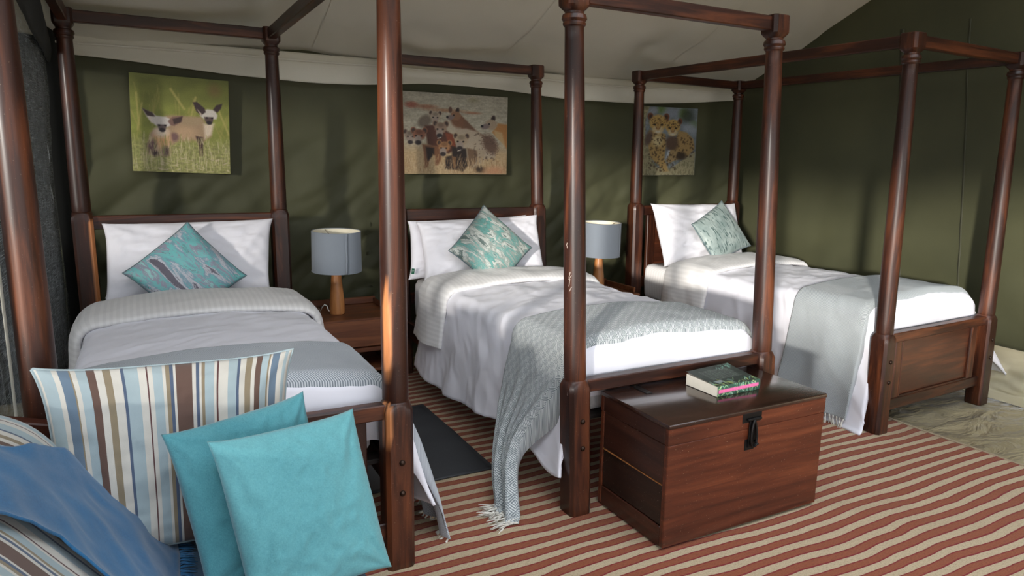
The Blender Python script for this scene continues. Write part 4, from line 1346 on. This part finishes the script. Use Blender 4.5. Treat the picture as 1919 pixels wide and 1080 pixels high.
def hyenas():
    p = Paint(250, 172, 66, 74, 1244, 1003, (176, 168, 148))
    p.C *= (0.92 + 0.10 * np.clip((p.Y - 74) / 400, 0, 1))[..., None]
    p.tone(0.10, 150, 40, 21)
    p.ell(160, 222, 70, 34, (148, 92, 74), soft=.8); p.ell(320, 236, 110, 22, (150, 108, 84), soft=1.0); p.ell(520, 268, 200, 18, (158, 122, 94), soft=1.2); p.ell(830, 282, 90, 14, (160, 118, 92), soft=1.0)
    p.ell(840, 135, 60, 26, (148, 140, 114), soft=1.2)
    m = np.clip((p.Y - 600 - 20 * pn(p.X / 90, p.Y * 0, 3)) / 160, 0, 1)
    p.blend(m, (186, 160, 122))
    p.tone(0.10, 30, 16, 25)
    # bodies
    p.ell(300, 400, 80, 60, (120, 106, 92), ang=-40, soft=.5)
    p.poly([(690, 310), (760, 370), (880, 490), (1000, 560), (1105, 640), (1100, 780), (1000, 760), (700, 460)], (112, 82, 62), 20)
    p.poly([(600, 480), (760, 465), (900, 500), (1000, 600), (1090, 700), (1105, 800), (980, 820), (880, 920), (760, 800), (640, 620)], (178, 162, 140), 24)
    p.poly([(560, 380), (640, 420), (640, 560), (540, 520)], (186, 172, 150), 20)
    p.ell(1040, 640, 80, 120, (108, 84, 70), ang=-30, soft=.6, fur=.3)
    p.poly([(1130, 390), (1244, 400), (1244, 700), (1190, 620), (1060, 500)], (176, 124, 72), 22)
    p.poly([(1080, 470), (1180, 500), (1220, 660), (1100, 540)], (190, 158, 112), 24)
    p.poly([(300, 450), (440, 430), (600, 540), (660, 700), (560, 760), (330, 660)], (86, 52, 40), 24)
    p.poly([(520, 520), (620, 540), (640, 680), (560, 660)], (128, 66, 44), 20)
    p.poly([(270, 660), (470, 680), (480, 840), (440, 900), (410, 900), (415, 790), (370, 780), (330, 920), (295, 930), (290, 760)], (124, 84, 58), 18)
    p.poly([(310, 690), (400, 700), (400, 770), (330, 860)], (46, 34, 30), 22)
    p.poly([(600, 680), (760, 700), (780, 900), (720, 970), (660, 950), (520, 940), (530, 800), (600, 780)], (44, 34, 30), 22)
    p.poly([(770, 690), (900, 720), (880, 860), (820, 940), (790, 900)], (116, 92, 70), 20)
    p.poly([(880, 700), (990, 720), (960, 850), (860, 930), (830, 930), (900, 820)], (170, 152, 128), 20)
    p.poly([(600, 790), (650, 800), (640, 930), (610, 930)], (122, 90, 62), 14)
    for _ in range(70):
        x, y = R_.uniform(850, 1090), R_.uniform(520, 860)
        p.ell(x, y, R_.uniform(5, 12), R_.uniform(5, 12), (86, 68, 56), soft=.8, k=.6)
    p.ell(920, 940, 60, 40, (70, 56, 44), soft=.9)
    # heads
    hyena_head(p, 415, 345, 58, (170, 152, 132))
    p.ell(660, 380, 90, 70, (124, 86, 62), ang=50, soft=.5)
    hyena_head(p, 640, 325, 62, (142, 104, 76), -1)
    p.ell(580, 258, 20, 34, (96, 70, 58), soft=.4)
    hyena_head(p, 1050, 410, 72, (166, 146, 122), -1)
    hyena_head(p, 145, 570, 62, (150, 132, 116)); hyena_head(p, 240, 560, 72, (142, 92, 70), look=-12)
    hyena_head(p, 475, 475, 72, (154, 128, 108), look=-14)
    hyena_head(p, 515, 690, 68, (168, 122, 82), look=-16)
    hyena_head(p, 705, 610, 76, (172, 152, 126), look=-18)
    p.line(440, 590, 475, 578, 8, (214, 200, 186)); p.line(665, 728, 700, 715, 8, (214, 200, 186))
    for _ in range(420):
        x = R_.uniform(66, 1244); y = R_.uniform(830, 1003); l = R_.uniform(15, 80)
        p.line(x, y, x + R_.uniform(-16, 16), y - l, R_.uniform(4, 8), R_.choice([(198, 168, 126), (172, 138, 98), (214, 190, 154), (146, 114, 82)]), R_.uniform(.25, .7))
    p.ell(1090, 960, 110, 50, (196, 138, 104), soft=1.2, k=.7)
    p.tone(0.05, 12, 12, 29, 2)
    return p

def leopards():
    p = Paint(165, 160, 110, 135, 828, 1015, (118, 126, 132))
    p.tone(0.2, 120, 120, 41)
    for a in ((380, 170, 60, 50, (92, 116, 58)), (650, 210, 60, 60, (98, 122, 54)), (700, 240, 80, 90, (60, 68, 56)), (780, 350, 50, 50, (86, 108, 64)), (500, 200, 90, 60, (136, 142, 152)), (740, 400, 90, 70, (150, 156, 164)), (290, 180, 50, 40, (140, 144, 152))):
        p.ell(*a[:4], a[4], soft=1.0, k=.85)
    # bark
    p.poly([(20, 135), (235, 135), (190, 320), (200, 560), (280, 800), (340, 900), (480, 960), (640, 830), (820, 700), (828, 1015), (20, 1015)], (150, 142, 112), 16)
    m = (fbm(p.X / 22, p.Y / 60, 43, 3) > 0.1) & ((p.X < 330 - (700 - p.Y) * .2) | (p.Y > 820))
    p.blend(m * 0.5, (96, 92, 66))
    # right cub body
    p.poly([(600, 430), (700, 450), (790, 540), (812, 660), (740, 760), (640, 800), (520, 830), (470, 800), (540, 640)], (158, 130, 84), 22)
    p.ell(520, 600, 80, 100, (92, 72, 58), soft=.6)
    p.ell(640, 760, 70, 50, (66, 54, 42), soft=.7)
    p.poly([(500, 680), (600, 690), (570, 820), (500, 860), (460, 820)], (156, 132, 92), 18)
    p.poly([(478, 690), (505, 690), (480, 800), (455, 800)], (176, 180, 184), 10)
    # left cub body
    p.poly([(250, 430), (440, 480), (450, 640), (440, 800), (480, 900), (500, 960), (440, 970), (360, 860), (330, 850), (270, 780), (240, 660), (210, 540)], (162, 134, 84), 22)
    p.ell(240, 540, 40, 90, (88, 72, 64), ang=15, soft=.7)
    p.ell(345, 570, 60, 70, (196, 178, 134), soft=.9)
    # heads
    for (x, y, s) in ((525, 390, 92), (345, 350, 105)):
        for e in (-1, 1):
            p.ell(x + e * s * .92, y - s * .85, s * .32, s * .42, (110, 66, 46), soft=.4); p.ell(x + e * s * .88, y - s * .8, s * .18, s * .26, (58, 42, 34), soft=.6)
        p.ell(x, y - .1 * s, s * .98, s * .98, (178, 146, 86), soft=.25, fur=.1, seed=int(x))
        p.ell(x, y + .75 * s, s * .62, s * .50, (190, 170, 132), soft=.4)
        p.ell(x, y + .98 * s, s * .3, s * .14, (196, 186, 164), soft=.5)
        p.ell(x, y + .55 * s, s * .24, s * .16, (112, 76, 60), soft=.5)
        p.ell(x, y + .2 * s, s * .2, s * .5, (166, 132, 78), soft=.8)
        for e in (-1, 1):
            p.ell(x + e * s * .42, y + .12 * s, s * .17, s * .12, (44, 34, 24), soft=.5)
            p.line(x + e * s * .3, y + .2 * s, x + e * s * .22, y + .5 * s, 8, (70, 54, 38), .6)
        for _ in range(55):
            a, r = R_.uniform(0, 2 * PI), R_.uniform(.2, .95) * s
            xx, yy = x + r * math.cos(a), y - .2 * s + r * math.sin(a) * .8
            if yy < y + .1 * s or abs(xx - x) > .6 * s: p.ell(xx, yy, 6, 6, (74, 56, 36), soft=.8, k=.7)
    for _ in range(260):
        x, y = R_.uniform(230, 810), R_.uniform(480, 960)
        inb = (250 < x < 450) or (560 < x < 800 and y < 780) or (470 < x < 590 and y > 690)
        if inb: p.ell(x, y, R_.uniform(7, 12), R_.uniform(7, 12), (66, 50, 34), soft=.8, k=.65)
    p.tone(0.07, 14, 14, 49, 2)
    return p

def picture(cx, cz, w, h, roll, pt, label, gain):
    t = empty('canvas_print', (cx, 4.588, cz - h / 2))
    t.rotation_euler = (0, roll, 0)
    props(t, label, 'picture', 'wildlife canvas prints')
    box('canvas', (0, -0.004, h / 2), (w, 0.036, h), M_SPLIT, t, bev=0.003)
    pr = print_mesh('print', pt, lambda u, v: ((u - .5) * (w - 0.001), -0.0228, h - v * (h - 0.001)), t, gain)
    return t
picture(0.250, 1.5625, 0.515, 0.540, 0.03, foxes(), 'square canvas print of two bat-eared foxes in grass above the left bed', 1.0)
picture(1.982, 1.563, 0.780, 0.540, 0.0, hyenas(), 'wide canvas print of a huddled hyena pack above the middle bed', 0.75)
picture(3.842, 1.565, 0.605, 0.540, -0.01, leopards(), 'canvas print of two leopard cubs by a tree above the right bed', 0.8)

# ------------------------------------------------------------------ book on the trunk
bk = empty('paperback_book', (2.085, 2.050, 0.5015), 0.02)
props(bk, 'thick dark paperback with a pink and green spine lying on the trunk', 'book')
bl, bd_, bt = 0.236, 0.180, 0.044      # along spine, across, thickness
def curl(x, y):                        # cover lifts towards the far edge, most at the far left corner
    f = max(0.0, (y + bd_ / 2) / bd_)
    return 0.016 * f ** 2.2 * (1.0 + 0.5 * x / bl) + 0.004 * math.sin(PI * f)
nx_, ny_ = 14, 12
Vp, Fp = [], []
for layer in range(2):
    for j in range(ny_):
        for i in range(nx_):
            x = -bl / 2 + 0.002 + (bl - 0.004) * i / (nx_ - 1); y = -bd_ / 2 + 0.002 + (bd_ - 0.006) * j / (ny_ - 1)
            z = 0.0015 if layer == 0 else bt - 0.002 + 0.45 * curl(x, y)
            Vp.append((x, y, z))
n0 = nx_ * ny_
Fp += grid_faces(ny_, nx_, flip=True) + [tuple(n0 + q for q in f) for f in grid_faces(ny_, nx_)]
bdr = [j for j in range(nx_)] + [j * nx_ + nx_ - 1 for j in range(1, ny_)] + [(ny_ - 1) * nx_ + j for j in range(nx_ - 2, -1, -1)] + [j * nx_ for j in range(ny_ - 2, 0, -1)]
for k in range(len(bdr)):
    a, b = bdr[k], bdr[(k + 1) % len(bdr)]
    Fp.append((a, b, n0 + b, n0 + a))
mesh('pages', Vp, Fp, M_PAGES, bk, 40)
box('back_cover', (0, 0, 0.0006), (bl, bd_, 0.0012), M_IRON, bk, bev=0)
pc = Paint(120, 96, 0, 0, 236, 180, (44, 52, 46))
pc.tone(0.25, 40, 30, 90)
for k in range(11):                    # small blurb lines, too small to read
    y = 34 + k * 8.2
    x = 40
    while x < 196:
        l = R_.uniform(5, 16)
        if x + l > 200: break
        pc.line(x, y, x + l, y, 2.0, (150, 158, 150), .75, 2.0); x += l + 4
    if k in (4, 8): continue
for k in range(60):
    x, y = R_.uniform(0, 236), R_.uniform(142, 182); a = R_.uniform(-.5, .5) + (0.5 if x > 118 else -.5)
    pc.line(x, y, x + 26 * math.sin(a), y - 26 * math.cos(a) * .8, R_.uniform(2, 4.5), R_.choice([(140, 176, 120), (176, 190, 96), (96, 148, 130), (52, 84, 64), (168, 196, 168)]), .85)
for k in range(16):
    x, y = R_.uniform(150, 236), R_.uniform(0, 26)
    pc.line(x, y, x + R_.uniform(-20, 20), y + 16, 4, (120, 168, 150), .6)
pc.poly([(30, 132), (70, 128), (72, 146), (32, 150)], (128, 136, 136), 2)
cv = print_mesh('front_cover', pc, lambda u, v: ((u - .5) * bl, (0.5 - v) * bd_, bt + curl((u - .5) * bl, (0.5 - v) * bd_)), bk)
ps = Paint(120, 26, 0, 0, 236, 44, (52, 84, 70))
for k in range(110):
    x, y = R_.uniform(0, 236), R_.uniform(0, 46); a = R_.uniform(-1, 1)
    ps.line(x, y, x + 20 * math.sin(a), y - 14 * math.cos(a), R_.uniform(1.5, 3.5), R_.choice([(150, 190, 140), (188, 204, 130), (110, 160, 140), (40, 66, 54), (190, 214, 190)]), .9)
ps.poly([(6, 15), (226, 13), (226, 26), (6, 29)], (226, 108, 160), 2)
for k in range(9):
    ps.line(34 + k * 18, 18, 40 + k * 18, 24, 1.6, (238, 160, 192), .6)
print_mesh('spine', ps, lambda u, v: ((u - .5) * bl, -bd_ / 2 - 0.004 * math.sin(PI * v), bt * (1 - v) + 0.0006), bk)

# ------------------------------------------------------------------ sofa
sf = empty('sofa', (0, 1.2, 0))
props(sf, 'low sofa with navy seat and striped back cushion at the lower left', 'sofa')
def loc(P):
    P = np.array(P, float); P[..., 1] -= 1.2
    return P
box('base_frame', (-0.03, 0.12, 0.20), (0.92, 1.48, 0.09), M_SW, sf, bev=0.006)
for x in (-0.44, 0.39):
    for y in (-0.56, 0.80):
        box('leg', (x, y, 0.0775), (0.055, 0.055, 0.155), M_SW, sf, bev=0.006)
st = rounded_slab('seat_cushion', -0.20, 0.455, -0.60, 0.80, 0.248, 0.405, 0.05, M_SEAT)
st.parent = sf
bar('arm_rail', (-0.46, 0.895, 0.752), (0.30, 0.895, 0.545), 0.045, 0.050, M_SW, sf)
bar('arm_post', (-0.46, 0.895, 0.24), (-0.46, 0.895, 0.74), 0.045, 0.045, M_SW, sf)
bar('arm_post', (0.28, 0.895, 0.24), (0.28, 0.895, 0.54), 0.04, 0.04, M_SW, sf)
PROF = np.array([(-0.05, 0.385), (-0.02, 0.378), (0.008, 0.395), (-0.030, 0.47), (-0.066, 0.518), (-0.128, 0.603), (-0.189, 0.683), (-0.254, 0.772), (-0.315, 0.812), (-0.39, 0.835), (-0.47, 0.825),
                 (-0.535, 0.77), (-0.56, 0.66), (-0.55, 0.50), (-0.50, 0.40), (-0.40, 0.375), (-0.20, 0.38)])
def resample(P, n, closed=True):
    Q = np.vstack([P, P[:1]]) if closed else P
    s_ = np.concatenate([[0], np.cumsum(np.linalg.norm(np.diff(Q, axis=0), axis=1))])
    t = lin(0, s_[-1], n + (1 if closed else 0))
    R2 = np.stack([np.interp(t, s_, Q[:, k]) for k in range(2)], -1)
    return R2[:-1] if closed else R2
pr = resample(PROF, 72)
for _ in range(2):
    pr = (np.roll(pr, 1, 0) + 2 * pr + np.roll(pr, -1, 0)) / 4
cen = pr.mean(0)
ys = np.concatenate([[1.955, 1.952, 1.943, 1.93, 1.912], lin(1.89, 0.66, 60), [0.64, 0.625, 0.612, 0.605, 0.60]])
scl = np.concatenate([[0.0, 0.90, 0.955, 0.985, 0.997], np.ones(60), [0.997, 0.985, 0.95, 0.9, 0.0]])
V, UV = [], []
for y, k in zip(ys, scl):
    for q, (x, z) in enumerate(pr):
        w_ = 0.006 * float(fbm(y * 3.0, q * 0.12, 95, 2)) * (1 if 0.5 < k < 1.1 else 0)
        V.append((cen[0] + (x - cen[0]) * (k + w_), y - 1.2, cen[1] + (z - cen[1]) * (k + w_)))
        UV.append((y, q / 72))
mesh('back_cushion', V, grid_faces(len(ys), 72, closed=True, flip=True), M_STRIPE2, sf, 180, UV)

# blue throw over the sofa back
path = resample(np.array([(-0.575, 0.55), (-0.568, 0.66), (-0.548, 0.78), (-0.47, 0.842), (-0.39, 0.852), (-0.312, 0.828), (-0.246, 0.786), (-0.180, 0.693), (-0.118, 0.612), (-0.054, 0.526), (-0.010, 0.458), (0.012, 0.424), (0.030, 0.416)]), 90, False)
for _ in range(2):
    path[1:-1] = (path[:-2] + 2 * path[1:-1] + path[2:]) / 4
sl = np.concatenate([[0], np.cumsum(np.linalg.norm(np.diff(path, axis=0), axis=1))])
far = np.interp(path[:, 0], [-0.57, -0.40, -0.33, -0.26, -0.20, -0.15, 0.06], [1.66, 1.66, 1.68, 1.73, 1.87, 1.90, 1.90])
far[:40] = np.minimum(far[:40], 1.75)
near = np.interp(path[:, 0], [-0.57, -0.33, -0.25, -0.18, -0.10, 0.06], [1.22, 1.27, 1.40, 1.47, 1.44, 1.38])
rows = []
nrm2 = np.gradient(path, axis=0); nrm2 = np.stack([-nrm2[:, 1], nrm2[:, 0]], -1); nrm2 /= np.linalg.norm(nrm2, axis=1)[:, None] + 1e-9
for q in lin(0, 1, 50):
    y = near + (far - near) * q
    wv = 0.006 * fbm(y * 5, sl * 5, 97, 3) + 0.005 * (ridged(y * 6 + sl * 4, sl * 3 - y * 2, 98) - .9) + 0.004
    wv = wv + 0.010 * np.exp(-q / 0.05)        # rolled near hem
    rows.append(np.stack([path[:, 0] + nrm2[:, 0] * wv, y, path[:, 1] + nrm2[:, 1] * wv], -1))
TH = np.stack(rows, 0)
uvt = np.stack([np.broadcast_to(sl[None], TH.shape[:2]), TH[..., 1]], -1)
to = grid('sofa_throw', TH, M_BLUE, None, uvt, thick=0.005, off=0, flip=False)
props(to, 'blue fringed throw draped over the striped sofa back', 'throw')
edge = TH[:, -1]
BT = []
for s_ in range(3):
    rnd = random.Random(s_ + 70)
    V, F = [], []
    for k in range(3):
        dy = rnd.uniform(-.006, .006)
        v, f = tube_geo([(0, dy * .3, 0), (0.010, dy, 0.001), (0.022, dy * 1.8, -0.001), (0.032 + rnd.uniform(0, .01), dy * 2.2, -0.003)], [0.0022, 0.0018, 0.0014, 0.0008], 5)
        b_ = len(V); V.extend(v); F.extend([tuple(b_ + q for q in ff) for ff in f])
    me = bpy.data.meshes.new('tassel'); me.from_pydata([tuple(v) for v in V], [], F); me.materials.append(M_BLUE); me.shade_smooth()
    BT.append(me)
for k in range(46):
    p_ = edge[int((k + .5) / 46 * len(edge))]
    o = bpy.data.objects.new('tassel', BT[k % 3]); COL.objects.link(o); o.parent = to
    o.location = (p_[0] - 0.002, p_[1] + random.uniform(-.003, .003), p_[2]); o.rotation_euler = (random.uniform(-.4, .4), 0.1 + random.uniform(-.15, .1), random.uniform(-.35, .35))

# sofa cushions
c = cushion('striped_pillow', [(-0.258, 2.005, 0.890), (0.366, 2.005, 0.870), (-0.215, 1.845, 0.425), (0.300, 1.815, 0.425)], 0.15, M_STRIPE, seed=33, wr=1.0, radk=2.0, pinch=0.07, piping=(0.0035, M_STRIPE), n=60)
props(c, 'large striped rectangular pillow in blue, brown and cream on the sofa', 'cushion', 'sofa cushions')
c = cushion('square_cushion', [(0.012, 1.765, 0.762), (0.352, 1.815, 0.805), (0.080, 1.60, 0.415), (0.405, 1.65, 0.415)], 0.12, M_TEALD, seed=41, wr=0.8, radk=2.4, uvr=1.0, n=56)
props(c, 'deep teal linen cushion tucked behind the front teal one', 'cushion', 'sofa cushions')
c = cushion('square_cushion', [(0.103, 1.655, 0.770), (0.452, 1.70, 0.780), (0.160, 1.475, 0.415), (0.495, 1.53, 0.418)], 0.13, M_TEAL, seed=47, wr=0.8, radk=2.4, uvr=1.0, n=60)
props(c, 'bright teal linen cushion at the front of the sofa', 'cushion', 'sofa cushions')
